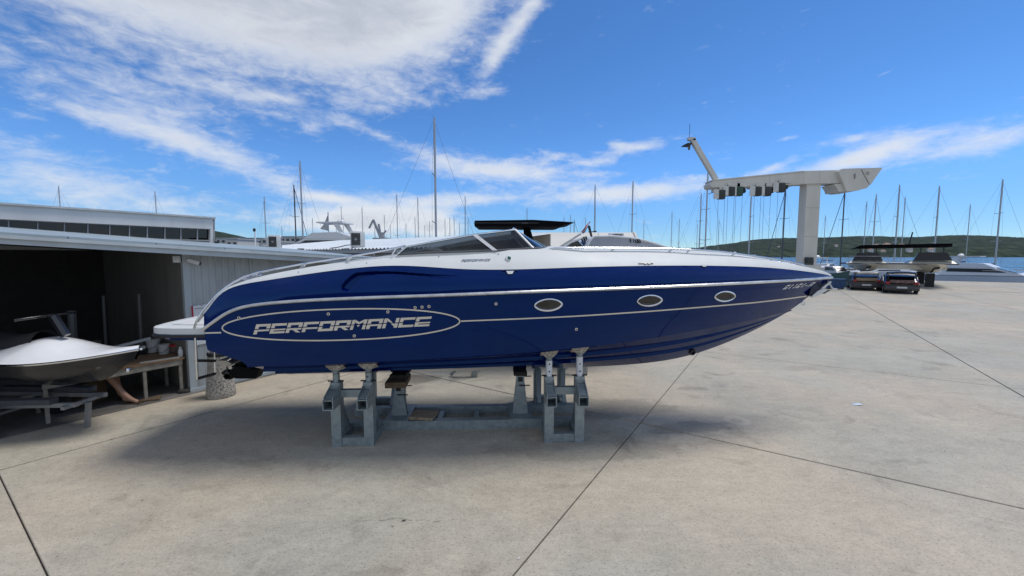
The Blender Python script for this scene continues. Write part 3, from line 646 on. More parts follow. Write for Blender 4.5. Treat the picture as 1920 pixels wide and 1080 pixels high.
lin.build('cockpit_liner', mat('cockpit_cream', (.55, .54, .50), .5, var=.05), boat, True)
pad = MB(); ss = us(16, S0 + .05, -1.75)
pad.grid([[bw(s, (bDk(s) + .002) * (1 - 2 * k / 8), zD(s) - .012 + .03 * math.sin(math.pi * k / 8) * min(1, (s + 3.1))) for s in ss] for k in range(9)])
pad.quad(bw(-1.75, bDk(-1.75), zD(-1.75) - .02), bw(-1.75, -bDk(-1.75), zD(-1.75) - .02), bw(-1.75, -bDk(-1.75), FZ), bw(-1.75, bDk(-1.75), FZ))
pad.build('sunpad', mat('sunpad_vinyl', (.66, .66, .64), .55, var=.04), boat, True)
seatm = mat('seat_vinyl_grey', (.34, .33, .31), .55, var=.08)
for i in (-1, 1):
    c = bw(-.35, .38 * i, FZ)
    st = MB().bbox((c.x, c.y, FZ + .38), (.5, .48, .2), .05, PSI).build('seat', seatm, boat, True)
    MB().bbox((c.x - .2, c.y, FZ + .72), (.17, .46, .55), .07, PSI).build('seat_back', seatm, st, True)
    MB().tube([(c.x, c.y, FZ), (c.x, c.y, FZ + .3)], .06, 10).build('seat_post', chrome, st, True)
c = bw(.45, .38, FZ); MB().bbox(bw(.62, 0, FZ + .40), (.35, 1.2, .72), .06, PSI).build('dashboard', mat('dash_dark', (.03, .03, .035), .5), boat, True)
wv = Matrix.Translation(bw(.2, .38, FZ + .78)) @ Matrix.Rotation(PSI, 4, 'Z') @ Matrix.Rotation(R(-62), 4, 'Y')
MB().tube([wv @ Vector((.17 * math.cos(a), .17 * math.sin(a), 0)) for a in us(20, 0, 2 * math.pi)[:-1]], .015, 6, closed=True).tube([wv @ Vector((-.17, 0, 0)), wv @ Vector((.17, 0, 0))], .01, 6).build('steering_wheel', MATS['black_plastic'], boat, True)
# rub rail
rr = [bw(s, bR(s) + .012, zR(s)) for s in us(160, S0 - .01, S1)]
for q in (rr, [mirror(p) for p in rr]): MB().tube(q, .020, 8).build('rub_rail', mat('rub_rail_steel', (.74, .74, .72), .28, metal=.85, var=.06), boat, True)

# ---- marks on the hull: a line of sight from the photographed spot to the hull skin
def skin(x, y, off=.004, trees=None):
    d = ray(x, y).normalized(); best = None
    for T in (trees or (SIDE, TOP)):
        h = T.ray_cast(CAM, d)
        if h[0] is not None and (best is None or h[3] < best[2]): best = (h[0], h[1], h[3])
    if best is None: return None
    n = best[1]
    if n.dot(d) > 0: n = -n
    return best[0] + n * off
def ribbon(pts, w, name, m, parent, off=.004, closed=False, trees=None, th=None):   # flat stripe of pixel width w along photo points
    L_, R_ = [], []; k = len(pts)
    for i, p in enumerate(pts):
        a, b = pts[(i - 1) % k] if (closed or i) else p, pts[(i + 1) % k] if (closed or i < k - 1) else p
        tx, ty = b[0] - a[0], b[1] - a[1]; l = math.hypot(tx, ty); nx, ny = -ty / l, tx / l
        u, v = skin(p[0] + nx * w / 2, p[1] + ny * w / 2, off, trees), skin(p[0] - nx * w / 2, p[1] - ny * w / 2, off, trees)
        if u is None or v is None: continue
        L_.append(u); R_.append(v)
    if closed: L_.append(L_[0]); R_.append(R_[0])
    return MB().grid([L_, R_]).build(name, m, parent, fixn=False)
stripe = mat('cream_vinyl', (.66, .61, .52), .4, var=.05)
ex, ey, rx_, ry_, ti = 639.5, 608.5, 222.5, 29.0, -.028
ell = []
for a in us(120, 0, 2 * math.pi)[:-1]:
    # a pointed-shoulder oval, fuller than an ellipse at its ends
    u = math.copysign(abs(math.cos(a)) ** .93, math.cos(a)) * rx_; v = math.copysign(abs(math.sin(a)) ** 1.0, math.sin(a)) * ry_
    ell.append((ex + u, ey + v + u * ti))
ribbon(ell, 2.6, 'oval_stripe', stripe, boat, closed=True)
ribbon([(x, 624.5 + (x - 380) * -.03) for x in us(8, 380, 415)], 2.8, 'pin_stripe', stripe, boat)
ps = smooth_poly([(864, 602), (1000, 596.5), (1098, 591.5), (1250, 581), (1400, 568.5), (1460, 562), (1512, 555)])
ribbon([(x, lerp_poly(ps, x)) for x in us(90, 864, 1512)], 2.5, 'pin_stripe', stripe, boat)
G0, G1 = .45, .54                            # the slit that runs through the lettering
U0, B1, ST = .76, .24, .24
def bars(ch):
    def rc(x0, y0, x1, y1): return [(x0, y0), (x1, y0), (x1, y1), (x0, y1)]
    top, tl, tr = rc(0, U0, 1, 1), rc(0, G1, ST, U0), rc(1 - ST, G1, 1, U0)
    mid, ml, mr = rc(0, .28, 1, G0), rc(0, 0, ST, .28), rc(1 - ST, 0, 1, .28)
    bot, bl, br = rc(0, 0, 1, B1), rc(0, B1, ST, G0), rc(1 - ST, B1, 1, G0)
    leg = [(.42, .28), (.70, .28), (1, 0), (.72, 0)]
    return {'P': [top, tl, tr, mid, ml], 'E': [top, tl, rc(0, .30, 1, G0), rc(0, .2, ST, .30), rc(0, 0, 1, .2)], 'R': [top, tl, tr, mid, ml, leg], 'F': [top, tl, mid, ml], 'O': [top, tl, tr, bot, bl, br],
            'M': [rc(0, G1, .2, 1), rc(.8, G1, 1, 1), [(.21, 1), (.21, .72), (.5, G1), (.5, .76)], [(.79, 1), (.5, .76), (.5, G1), (.79, .72)], rc(0, 0, .2, G0), rc(.8, 0, 1, G0), [(.4, G0), (.5, .25), (.6, G0)]],
            'A': [top, tl, tr, mid, ml, mr], 'N': [rc(0, G1, .22, 1), rc(.78, G1, 1, 1), [(.23, 1), (.23, .72), (.5, G1), (.62, G1)], rc(0, 0, .22, G0), rc(.78, 0, 1, G0), [(.52, G0), (.77, .14), (.77, .42), (.7, G0)]],
            'C': [top, tl, bot, bl], '8': [top, tl, tr, rc(0, .30, 1, G0), rc(0, .2, ST, .30), rc(1 - ST, .2, 1, .30), rc(0, 0, 1, .2)], '1': [rc(.4, G1, .72, 1), rc(.4, 0, .72, G0)], '-': [rc(.1, .3, .7, G0)]}[ch]
def lettering(txt, BL, BR, TL, TR, m, parent, width=.88, off=.0045, trees=None, name='letter', shear=0.0):
    n = len(txt)
    def px(u, v):
        u += shear * v / n
        b = (BL[0] + (BR[0] - BL[0]) * u, BL[1] + (BR[1] - BL[1]) * u); t = (TL[0] + (TR[0] - TL[0]) * u, TL[1] + (TR[1] - TL[1]) * u)
        return b[0] + (t[0] - b[0]) * v, b[1] + (t[1] - b[1]) * v
    for i, ch in enumerate(txt):
        mb = MB()
        for poly in bars(ch):
            pts = [skin(*px((i + x * width) / n, y), off, trees) for x, y in poly]
            if all(q is not None for q in pts): mb.add(pts, (tuple(range(len(pts))),))
        mb.build(name, m, parent, fixn=False)
lettering('PERFORMANCE', (475, 627), (806.5, 611), (481, 608), (812, 593), stripe, boat, .93, shear=.0)
lettering('81181-A', (1466, 542.6), (1521, 536.4), (1476, 534.2), (1531, 528.4), mat('reg_white', (.7, .7, .7), .4), boat, .85, shear=.0)
lettering('PERFORMANCE', (864.5, 491.5), (918, 489.8), (867, 487), (920.5, 485.8), mat('logo_grey', (.12, .15, .22), .4), boat, .9, trees=(DECK,))
# ---- portholes, through-hull fittings, nav light, tab
def eye_shape(cx, cy, w, h, tilt, k): 
    out = []
    for a in us(40, 0, 2 * math.pi)[:-1]:
        u, v = math.copysign(abs(math.cos(a)) ** 1.0, math.cos(a)) * w * k, math.copysign(abs(math.sin(a)) ** 1.25, math.sin(a)) * h * k
        out.append((cx + u, cy + v + u * tilt))
    return out
phg = mat('porthole_glass', (.020, .019, .017), .08, var=.6, vs=9, spec=.6)
for cx, cy, w, h in ((1028, 571.5, 25.5, 10.8), (1217.5, 563.3, 23, 9.8), (1358.5, 555.3, 19, 9)):
    ring = [skin(x, y, .007) for x, y in eye_shape(cx, cy, w, h, -.05, 1.0)]
    po = MB().tube(ring, .012, 6, closed=True).build('porthole', chrome, boat, True)
    pts = [skin(x, y, .006) for x, y in eye_shape(cx, cy, w, h, -.05, .97)]; c = sum(pts, Vector()) / len(pts)
    MB().add(pts + [c], [(i, (i + 1) % len(pts), len(pts)) for i in range(len(pts))]).build('pane', phg, po, fixn=False)
    bar_ = [skin(x, y, .008) for x, y in [(cx + w * .8 * q, cy + h * .55 - h * .25 * q * q - .05 * w * q) for q in us(10, -.8, .8)]]
    MB().tube(bar_, .006, 5).build('hinge_bar', mat('hinge_dark', (.07, .065, .06), .4), po, True)
def fitting(x, y, r, trees=None):
    p = skin(x, y, 0, trees); 
    if p is None: return
    a = skin(x + 1.5, y, 0, trees) - skin(x - 1.5, y, 0, trees); b = skin(x, y + 1.5, 0, trees) - skin(x, y - 1.5, 0, trees); n = a.cross(b).normalized()
    if n.dot(CAM - p) < 0: n = -n
    M = Matrix.Translation(p) @ n.to_track_quat('Z', 'Y').to_matrix().to_4x4()
    o = MB().lathe([(r, -.002), (r, .006), (r * .85, .010), (r * .5, .010), (r * .45, .004), (.001, .004)], (0, 0, 0), 16, M).build('drain_fitting', chrome, boat, True)
    MB().lathe([(r * .44, .0042), (r * .44, .0052)], (0, 0, 0), 12, M).build('drain_hole', MATS['black_plastic'], o)
for x, y in ((448.5, 596), (616, 588.5), (727.5, 584.5), (664.5, 629.5), (778.5, 576.5), (791.5, 575.5), (804.5, 574.5), (930, 569.5), (1080.5, 617)): fitting(x, y, .021)
for x, y in ((823, 481.8), (934.5, 477), (560, 511), (688, 494)): fitting(x, y, .010, (DECK,))
p = skin(953, 485, .0, (DECK,)); M = Matrix.Translation(p) @ (NH * .9 + Vector((0, 0, .35))).to_track_quat('Z', 'Y').to_matrix().to_4x4()
nl = MB().lathe([(.038, -.01), (.038, .018), (.032, .026), (.001, .028)], (0, 0, 0), 20, M).build('nav_light', mat('nav_white', (.8, .8, .78), .35), boat, True)
MB().lathe([(.022, .022), (.022, .034), (.014, .042), (.001, .044)], (.012, 0, 0), 16, M).build('green_lens', mat('green_lens', (.005, .12, .07), .15, coat=.5), nl, True)
tb = [skin(x, y, .008, (TOP, DECK)) for x, y in ((938, 505.5), (975, 505), (971, 507.5), (963.5, 508.5), (960.5, 514), (952.5, 514.3), (949, 508.7), (941, 507.6))]
MB().prism(tb, -NH * -.008).build('vent_tab', deckm, boat)
tb = [skin(x, y, .008, (TOP, DECK)) for x, y in ((1314, 497.3), (1326, 497.3), (1322, 500.6), (1317, 500.6))]; MB().prism(tb, NH * .008).build('vent_tab', deckm, boat)
tb = [skin(x, y, .006, (DECK,)) for x, y in ((1197, 492.6), (1225, 492.3), (1225, 493.6), (1197, 493.9))]
hc = MB().prism(tb, NH * .012).build('fold_cleat', mat('cleat_grey', (.2, .2, .2), .4, metal=.6), boat)
for q in (1207, 1214): MB().prism([skin(x, y, .006, (DECK,)) for x, y in ((q, 493.8), (q + 5, 493.8), (q + 5, 495.2), (q, 495.2))], NH * .01).build('cleat_foot', MATS['cleat_grey'], hc)
# ---- handrails
def dk(x, y, b): # point over the deck edge at half-breadth b seen at photo (x,y)
    d = ray(x, y); t = (BO.dot(NH) + b - CAM.dot(NH)) / d.dot(NH); return CAM + d * t
hr1 = [(364, 616), (369, 601), (380, 583), (393, 568), (408, 552), (424, 538.5), (440, 528.5), (457, 519.5), (483, 511), (520, 503.5), (568, 494.5), (610, 488), (653, 481.4), (700, 473.5), (739, 466), (760, 461)]
h3 = [dk(x, y, bDk(-3 + (x - 364) / 150) + .02) for x, y in hr1]
for q in (h3, [mirror(p) for p in h3]): MB().tube(q, .013, 8).build('stern_handrail', chrome, boat, True)
h4 = [dk(x, y, .97) for x, y in ((372, 604), (384, 587), (396, 572), (411, 556.5), (427, 543.5), (445, 533.5), (464, 524), (490, 514.5))]
MB().tube(h4, .011, 8).build('lower_rail', chrome, boat, True)
for (x0, y0, x1, y1) in ((471, 521.5, 479, 512), (476, 520, 484, 511), (562, 505, 569, 495), (567, 504, 573, 494), (648, 491, 656, 481.5), (652, 490, 660, 480.5), (735, 478, 742, 466)):
    a_, b_ = dk(x0, y0, .86), dk(x1, y1, .88); MB().tube([a_, b_], .010, 6).build('stanchion', chrome, boat, True); MB().tube([mirror(a_), mirror(b_)], .010, 6).build('stanchion', chrome, boat, True)
hb = [(1028, 470), (1032, 467), (1040, 465.6), (1100, 465.2), (1180, 465.4), (1258, 466.8), (1300, 468.2), (1342, 470.8), (1370, 474), (1404, 478.6), (1450, 485), (1480, 490), (1505, 496), (1512, 499.5)]
bb = smooth_poly([(1028, .74), (1100, .74), (1258, .55), (1404, .34), (1480, .18), (1512, .08)])
h5 = [dk(x, y, lerp_poly(bb, x)) for x, y in hb]
for q in (h5, [mirror(p) for p in h5]): MB().tube(q, .013, 8).build('bow_handrail', chrome, boat, True)
for x0, y0, x1, y1 in ((1146, 471, 1153, 465.4), (1254, 472, 1262, 467), (1288, 473, 1295, 468.4), (1372, 480, 1378, 475.3), (1444, 489.5, 1450, 485.2)):
    b = lerp_poly(bb, x1); a_, b_ = dk(x0, y0, b), dk(x1, y1, b); MB().tube([a_, b_], .012, 6).build('stanchion', chrome, boat, True); MB().tube([mirror(a_), mirror(b_)], .012, 6).build('stanchion', chrome, boat, True)
# stern cleat
c0, c1 = dk(455, 529, .9), dk(474, 525.5, .9); up_ = Vector((0, 0, .035))
cl = MB().tube([c0 + up_, c1 + up_], .013, 8).build('mooring_cleat', chrome, boat, True)
for t in (.3, .7): q = c0.lerp(c1, t); MB().tube([q - up_ * .4, q + up_], .014, 8).build('cleat_foot', chrome, cl, True)
# ---- windscreen
A_ = dk
g1 = glass('tinted_windscreen', (.15, .18, .20), .9)
wbot = [A_(745, 477.2, .86), A_(800, 474, .86), A_(860, 472, .85), A_(928, 469.6, .82), A_(1000, 465.5, .70)]
wtop = [A_(762, 463, .84), A_(812, 453.5, .79), A_(852, 446.5, .75), A_(890, 440, .71), A_(966, 430.5, .56)]
cb, ct = bw(1.12, 0, zD(1.1) + .05), bw(.62, 0, wtop[-1].z + .05)
arcb = [wbot[-1]] + [Vector((wbot[-1].x + (cb.x - wbot[-1].x) * math.sin(t * math.pi / 2), wbot[-1].y + (cb.y - wbot[-1].y) * (1 - math.cos(t * math.pi / 2)), wbot[-1].z + (cb.z - wbot[-1].z) * t)) for t in us(8, 0, 1)[1:]]
arct = [wtop[-1]] + [Vector((wtop[-1].x + (ct.x - wtop[-1].x) * math.sin(t * math.pi / 2), wtop[-1].y + (ct.y - wtop[-1].y) * (1 - math.cos(t * math.pi / 2)), wtop[-1].z + (ct.z - wtop[-1].z) * t)) for t in us(8, 0, 1)[1:]]
ws = MB().tube([wbot[0]] + wtop + arct[1:] + [mirror(p) for p in arct[::-1][1:]] + [mirror(p) for p in wtop[::-1][1:]] + [mirror(wbot[0])], .014, 8).build('windscreen_frame', chrome, boat, True)
for f in (lambda p: p, mirror):
    MB().grid([[f(p) for p in wbot[:4]], [f(p) for p in wtop[:4]]]).build('side_pane', g1, ws)
    MB().grid([[f(p) for p in wbot[3:]], [f(p) for p in wtop[3:]]]).build('side_pane', g1, ws)
    MB().grid([[f(p) for p in arcb], [f(p) for p in arct]]).build('front_pane', g1, ws, True)
    o_ = -NH * .012 if f is mirror else NH * .012
    MB().prism([f(wtop[3]) + o_ + Vector((-.035, 0, 0)), f(wtop[3]) + o_ + Vector((.035, 0, 0)), f(wbot[3]) + o_ + Vector((.035, 0, 0)), f(wbot[3]) + o_ + Vector((-.03, 0, 0))], o_ * .6).build('pillar', mat('pillar_white', (.70, .70, .69), .35, var=.04), ws)
    MB().tube([f(wtop[4]), f(wbot[4])], .015, 6).build('pillar', MATS['pillar_white'], ws, True)
    MB().tube([f(p) for p in wbot] + [f(p) for p in arcb[1:]], .013, 6).build('base_strip', mat('base_strip_dark', (.10, .10, .10), .4), ws, True)
    MB().grid([[f(p) + Vector((0, 0, -.006)) for p in wbot], [f(p) + Vector((0, 0, -.045)) for p in wbot]]).build('coaming_strip', deckm, ws)
for u in (.25, .75):
    q = wtop[3].lerp(wbot[3], u) + NH * .026
    MB().lathe([(.008, 0), (.008, .004)], (0, 0, 0), 10, Matrix.Translation(q) @ NH.to_track_quat('Z', 'Y').to_matrix().to_4x4()).build('screw', chrome, ws)
# ---- swim platform, ladder, drive
plat = []
for s, b in ((-3.02, 1.02), (-3.25, 1.03), (-3.56, 1.02), (-3.75, .985), (-3.86, .92), (-3.93, .80), (-3.97, .62), (-3.99, .35), (-3.99, 0)): plat.append((s, b))
zp = EYE - (612 - 480) / FOC * 5.0
zpt = dk(330, 616, 1.02).z
ol = [bw(s, b, zpt) for s, b in plat] + [bw(s, -b, zpt) for s, b in plat[::-1][1:]]
top_in = [bw(s * .985 - .045, b * .93, zpt + .006) for s, b in plat] + [bw(s * .985 - .045, -b * .93, zpt + .006) for s, b in plat[::-1][1:]]
pm = MB(); n = len(ol); th = .082
pm.add([p + Vector((0, 0, 0)) for p in ol] + [p - Vector((0, 0, th)) for p in ol] + top_in, [tuple(range(2 * n, 3 * n))] + [(i, i + 1, i + 1 + n, i + n) for i in range(n - 1)] + [(i, 2 * n + i, 2 * n + i + 1, i + 1) for i in range(n - 1)] + [tuple(range(n, 2 * n))[::-1]])
pf = pm.build('swim_platform', deckm, boat, True, ang=35)
MB().tube([p - Vector((0, 0, th + .012)) for p in ol], .022, 8).build('platform_edge_strip', mat('dark_rubber', (.012, .013, .02), .5), pf, True)
def shrink(k, dz): return [bw(-3.45 + (s + 3.45) * k, b * k * .97, zpt + dz) for s, b in plat] + [bw(-3.45 + (s + 3.45) * k, -b * k * .97, zpt + dz) for s, b in plat[::-1][1:]]
MB().add(shrink(.82, .0115), [tuple(range(n))]).build('tread_mat', mat('tread_grey', (.58, .58, .56), .8, bump=.5, bs=120), pf)
MB().prism(shrink(.9, -th - .09), (0, 0, .09)).build('platform_underside', navy, pf)
lad = MB(); lz = zpt - th - .03
l0, l1 = dk(367, 650, .98), dk(403, 658, .62)
la, lb_ = dk(369.5, 712, .98), dk(403, 702, .62)
lo_ = MB().tube([Vector((l0.x, l0.y, lz)), l0, la], .012, 8).build('boarding_ladder', chrome, boat, True)
MB().tube([Vector((l1.x, l1.y, lz)), l1, lb_], .012, 8).build('ladder_rail', chrome, lo_, True)
for t in (.42, .97):
    a_, b_ = l0.lerp(la, t), l1.lerp(lb_, t); MB().tube([a_, b_], .019, 8).build('rung', mat('rung_black', (.02, .018, .018), .5), lo_, True)
blk = mat('drive_black', (.004, .004, .005), .6, var=.3, spec=.12)
def cl_(x, y, b=0.0): return dk(x, y, b)
dr = MB().prism([cl_(x, y, .07) for x, y in ((433, 672), (462, 672), (470, 694), (452, 690), (440, 683))], -NH * .14).build('stern_drive', blk, boat)
MB().prism([cl_(x, y, .05) for x, y in ((428, 699), (438, 689), (487, 692.5), (479, 710), (441, 710))], -NH * .16).build('lower_unit', blk, dr)
MB().prism([cl_(x, y, .16) for x, y in ((434, 686), (470, 690), (470, 692), (434, 688.5))], -NH * .32).build('cavitation_plate', blk, dr)
pr = cl_(430, 699, 0); MB().lathe([(.04, -.06), (.055, 0), (.05, .06), (.02, .1)], (0, 0, 0), 12, Matrix.Translation(pr) @ Matrix.Rotation(R(-90), 4, 'Y')).build('propeller_hub', mat('bronze', (.06, .055, .05), .4, metal=1.0), dr, True)
for k in range(4):
    an = k * math.pi / 2 + .5; u = Vector((0, math.cos(an), math.sin(an))); w = Vector((.45, -math.sin(an), math.cos(an))).normalized()
    MB().prism([pr + u * .04 - w * .03, pr + u * .04 + w * .03, pr + u * .08 + w * .05, pr + u * .12 + w * .02, pr + u * .11 - w * .04], Vector((.008, 0, 0))).build('propeller_blade', MATS['bronze'], dr)
MB().prism([cl_(x, y, .8) for x, y in ((408, 676), (424, 676.5), (434, 682), (428, 687), (412, 684))], -NH * .35).build('trim_tab', mat('tab_steel', (.38, .35, .3), .4, metal=.8), boat)
for b in (.62, .78): MB().tube([cl_(434, 672, b), cl_(420, 681, b)], .013, 6).build('trim_ram', chrome, boat, True)
# ---- bow: anchor in its roller, stem plate, bow eye
stainless = mat('anchor_galvanised', (.60, .62, .62), .35, metal=.7, var=.1)
sp_ = [bw(s, .012, zK(s)) for s in us(8, 4.95, S1 - .1)]
MB().prism([cl_(x, y, .10) for x, y in ((1517, 554), (1520, 542), (1527, 533), (1533, 529.5), (1541, 537), (1530, 547))], -NH * .2).build('stem_plate', mat('stem_plate', (.05, .06, .09), .12, metal=.9), boat)
an_ = MB().bar(cl_(1520, 556, .03), cl_(1556, 528, .03), .05, .03).build('anchor', stainless, boat)
MB().prism([cl_(x, y, .09) for x, y in ((1522, 555.5), (1534, 545), (1545, 541), (1552, 544), (1540, 551), (1528, 556.5))], -NH * .18).build('anchor_fluke', stainless, an_)
MB().prism([cl_(x, y, .04) for x, y in ((1540, 550), (1552, 543.5), (1558, 544), (1546, 551))], -NH * .08).build('anchor_shaded_tip', mat('anchor_shadow', (.10, .11, .11), .5), an_)  # darker copy of the anchor metal, its shade put into the colour
MB().prism([cl_(x, y, .10) for x, y in ((1530, 522), (1533, 521), (1541, 534), (1541, 539), (1537, 540))], -NH * .012).build('roller_cheek', MATS['stem_plate'], an_)
MB().tube([cl_(1552, 527, .03), cl_(1561, 541, .03), cl_(1569, 542.5, .03)], .012, 6).build('anchor_chain', stainless, an_, True)
be = [cl_(x, y, 0) for x, y in ((1502, 568), (1505, 566), (1508.5, 566.5), (1508.5, 570), (1506, 572), (1503, 571.5))]
MB().tube(be, .009, 6, closed=True).build('bow_eye', chrome, boat, True)
ti_ = cl_(1296, 658.5, .12); MB().lathe([(.05, 0), (.055, .03), (.045, .05), (.03, .05), (.028, .02), (.001, .02)], (0, 0, 0), 16, Matrix.Translation(ti_) @ (NH + Vector((.2, 0, -.3))).to_track_quat('Z', 'Y').to_matrix().to_4x4()).build('thruster_tunnel', mat('thruster_dark', (.02, .02, .03), .3), boat, True)

# ------------------------------------------------------------------ the cradle under the speedboat
galv = mat('galvanised_steel', (.27, .32, .335), .48, metal=.55, var=.15, vs=16, dirt=.28, dcol=(.22, .22, .2), bump=.15, bs=30)
paint_w = mat('white_painted_tube', (.62, .64, .66), .45, var=.08, vs=12, dirt=.3, dcol=(.4, .37, .33))
dark_steel = mat('dark_hollow', (.015, .016, .018), .7); rusty = mat('pad_rusty', (.36, .32, .27), .8, var=.4, vs=25, dirt=.5)
cr = empty('boat_cradle', bw(0, 0, 0), PSI, 'galvanised steel cradle with four jack posts under the blue speedboat', 'boat cradle')
def hull_under(s, b, dflt=1.1):
    p = bw(s, b, 0); h = BOTT.ray_cast(p, Vector((0, 0, 1)))
    return h[0].z if h[0] is not None else dflt
PW = .125
def jack(s, b, sign, zpost, tube_m, par):
    # sign +1: near side, stub tube sticks out towards the camera
    f = sign
    post = MB().bar(bw(s, b, 0.0), bw(s, b, zpost), PW, PW, up=XH).build('post', galv, par)
    zt = hull_under(s, b)
    t = MB().tube([bw(s, b, zpost - .05), bw(s, b, zt - .10)], .044, 14).build('jack_tube', tube_m, post, True)
    for z in (zpost + .07, zpost + .17):
        if z < zt - .14: MB().lathe([(.011, 0), (.011, .003)], (0, 0, 0), 10, Matrix.Translation(bw(s, b + f * .0445, z)) @ (NH * f).to_track_quat('Z', 'Y').to_matrix().to_4x4()).build('pin_hole', dark_steel, post)
    MB().tube([bw(s - .10, b + .02 * f, zpost + .012), bw(s + .10, b + .02 * f, zpost + .012)], .010, 6).build('locking_pin', dark_steel, post, True)
    MB().tube([bw(s, b, zt - .12), bw(s, b, zt - .045)], [.03, .05], 12).build('swivel', galv, post, True)
    e = .115; q = [(s - e, b - .06), (s + e, b - .06), (s + e, b + .06), (s - e, b + .06)]
    zz = [hull_under(*k, dflt=zt) - .004 for k in q]
    pd = MB().add([bw(*k, z) for k, z in zip(q, zz)] + [bw(k[0] * .45 + s * .55, k[1] * .6 + b * .4, zt - .05) for k in q], ((0, 1, 2, 3), (7, 6, 5, 4), (0, 4, 5, 1), (1, 5, 6, 2), (2, 6, 7, 3), (3, 7, 4, 0))).build('hull_pad', rusty, post)
    # stub of square tube with gusset plates
    z0, b1 = .645, b + f * .30; h = .13
    for du, dv, w, hh in ((0, h / 2 - .006, h, .012), (0, -h / 2 + .006, h, .012), (h / 2 - .006, 0, .012, h - .024), (-h / 2 + .006, 0, .012, h - .024)):
        pass
    st = MB()
    for du, dv, w, hh in ((0, h / 2 - .005, h, .010), (0, -h / 2 + .005, h, .010)): st.bar(bw(s + du, b + f * PW / 2, z0 + dv), bw(s + du, b1, z0 + dv), w, hh)
    for du in (h / 2 - .005, -h / 2 + .005): st.bar(bw(s + du, b + f * PW / 2, z0), bw(s + du, b1 - f * .0005, z0), .010, h - .021)
    st.box(bw(s, b + f * (PW / 2 + .01), z0), (h - .03, .012, h - .03), PSI)
    sx = MB(); sx.v, sx.f = st.v, st.f; so = sx.build('stub_tube', galv, post)
    for i in (-1, 1):
        x = s + i * (h / 2 - .006)
        MB().prism([bw(x, b + f * PW / 2, z0 + h / 2 + .001), bw(x, b1 - f * .01, z0 + h / 2 + .001), bw(x, b1 - f * .02, z0 + h / 2 + .03), bw(x, b + f * (PW / 2), zpost - .03)], XH * (.008 * -i)).build('gusset', galv, post)
    MB().prism([bw(s - h / 2 + .012, b + f * (PW / 2 + .03), zpost - .09), bw(s + h / 2 - .012, b + f * (PW / 2 + .03), zpost - .09), bw(s + h / 2 - .012, b1 - f * .03, z0 + h / 2 + .012), bw(s - h / 2 + .012, b1 - f * .03, z0 + h / 2 + .012)], (0, 0, -.006)).build('gusset_plate', galv, post)
BJK = .745
frames = ((-1.735, -1.315, .86, galv), (1.065, 1.475, .90, paint_w))
for sa, sb, zp_, tm in frames:
    for sg in (1, -1):
        b = BJK * sg
        fr_ = MB().bar(bw(sa + PW / 2 + .001, b, .06), bw(sb - PW / 2 - .001, b, .06), .09, .11).build('side_frame', galv, cr)
        jack(sa, b, sg, zp_, tm, fr_) ; jack(sb, b, sg, zp_, tm, fr_)
        MB().bar(bw(sa + PW / 2 + .001, b - .01 * sg, .70), bw(sb - PW / 2 - .001, b - .01 * sg, .70), .07, .10).build('mid_rail', galv, fr_)
        for s in (sa, sb):
            MB().bar(bw(s, b - sg * (PW / 2 + .001), .05), bw(s, .335 * sg, .05), .10, .10).build('base_bar', galv, fr_)
            MB().bar(bw(s, b - sg * PW / 2, .58), bw(s, .40 * sg, .10), .06, .06, up=XH).build('brace', galv, fr_)
for i, b in ((0, .27), (1, -.27)): MB().bar(bw(-1.85, b, .065), bw(1.6, b, .065), .11, .13).build('keel_beam', galv, cr)
for s in (-.72, -.48, .06): MB().bar(bw(s, .214, .055), bw(s, -.214, .055), .07, .08).build('cross_piece', galv, cr)
for s, top in ((-1.08, .60), (.72, .72)):
    pl = MB().box(bw(s, 0.0, .137), (.34, .66, .012), PSI).build('base_plate', galv, cr)
    MB().bar(bw(s, .08, .144), bw(s, .08, top), .12, .12, up=XH).build('keel_post', galv, pl)
    for sg in (1, -1):
        MB().prism([bw(s + .06, .08 + .05 * sg, .145), bw(s + .115, .08 + .05 * sg, .145), bw(s + .062, .08 + .05 * sg, top - .08)], NH * (.01)).build('gusset', galv, pl)
        MB().prism([bw(s - .06, .08 + .05 * sg, .145), bw(s - .115, .08 + .05 * sg, .145), bw(s - .062, .08 + .05 * sg, top - .08)], NH * (.01)).build('gusset', galv, pl)
    MB().bar(bw(s, -.12, .144), bw(s, -.12, top - .02), .09, .09, up=XH).build('keel_post', galv, pl)
    MB().box(bw(s, .141, top - .05), (.07, .004, .07), PSI).build('post_opening', dark_steel, pl)
    MB().tube([bw(s - .02, .15, top - .14), bw(s + .14, .15, top - .14)], .009, 6).build('locking_pin', dark_steel, pl, True)
    MB().tube([bw(s + .02, .02, top - .04), bw(s + .17, .02, top - .04)], .009, 6).build('locking_pin', dark_steel, pl, True)
# timber blocks that carry the keel
timber = mat('old_timber', (.14, .095, .055), .85, var=.4, vs=14, stretch=(1, 8, 8), dirt=.4, dcol=(.03, .025, .02), bump=.5, bs=40)
tdark = mat('dark_timber', (.025, .02, .016), .85, var=.4, vs=14, bump=.5, bs=40)  # timber in a much darker brown
zk1 = zK(-1.08); zk2 = zK(.72)
single(MB().bbox(bw(-1.10, .05, .645), (.30, .46, .085), .008, PSI + .05), 'keel_block', timber, 'brown timber block on the left keel post', 'block')
single(MB().bbox(bw(-1.08, .03, (zk1 + .69) / 2), (.24, .26, zk1 - .69 - .004), .01, PSI - .04), 'keel_block', tdark, 'dark timber block wedged between keel and brown block', 'block')
single(MB().bbox(bw(.72, .03, (zk2 + .722) / 2), (.20, .26, zk2 - .722 - .006), .01, PSI), 'keel_block', tdark, 'dark timber block on the right keel post', 'block')
pc = ground(795, 781, .13)
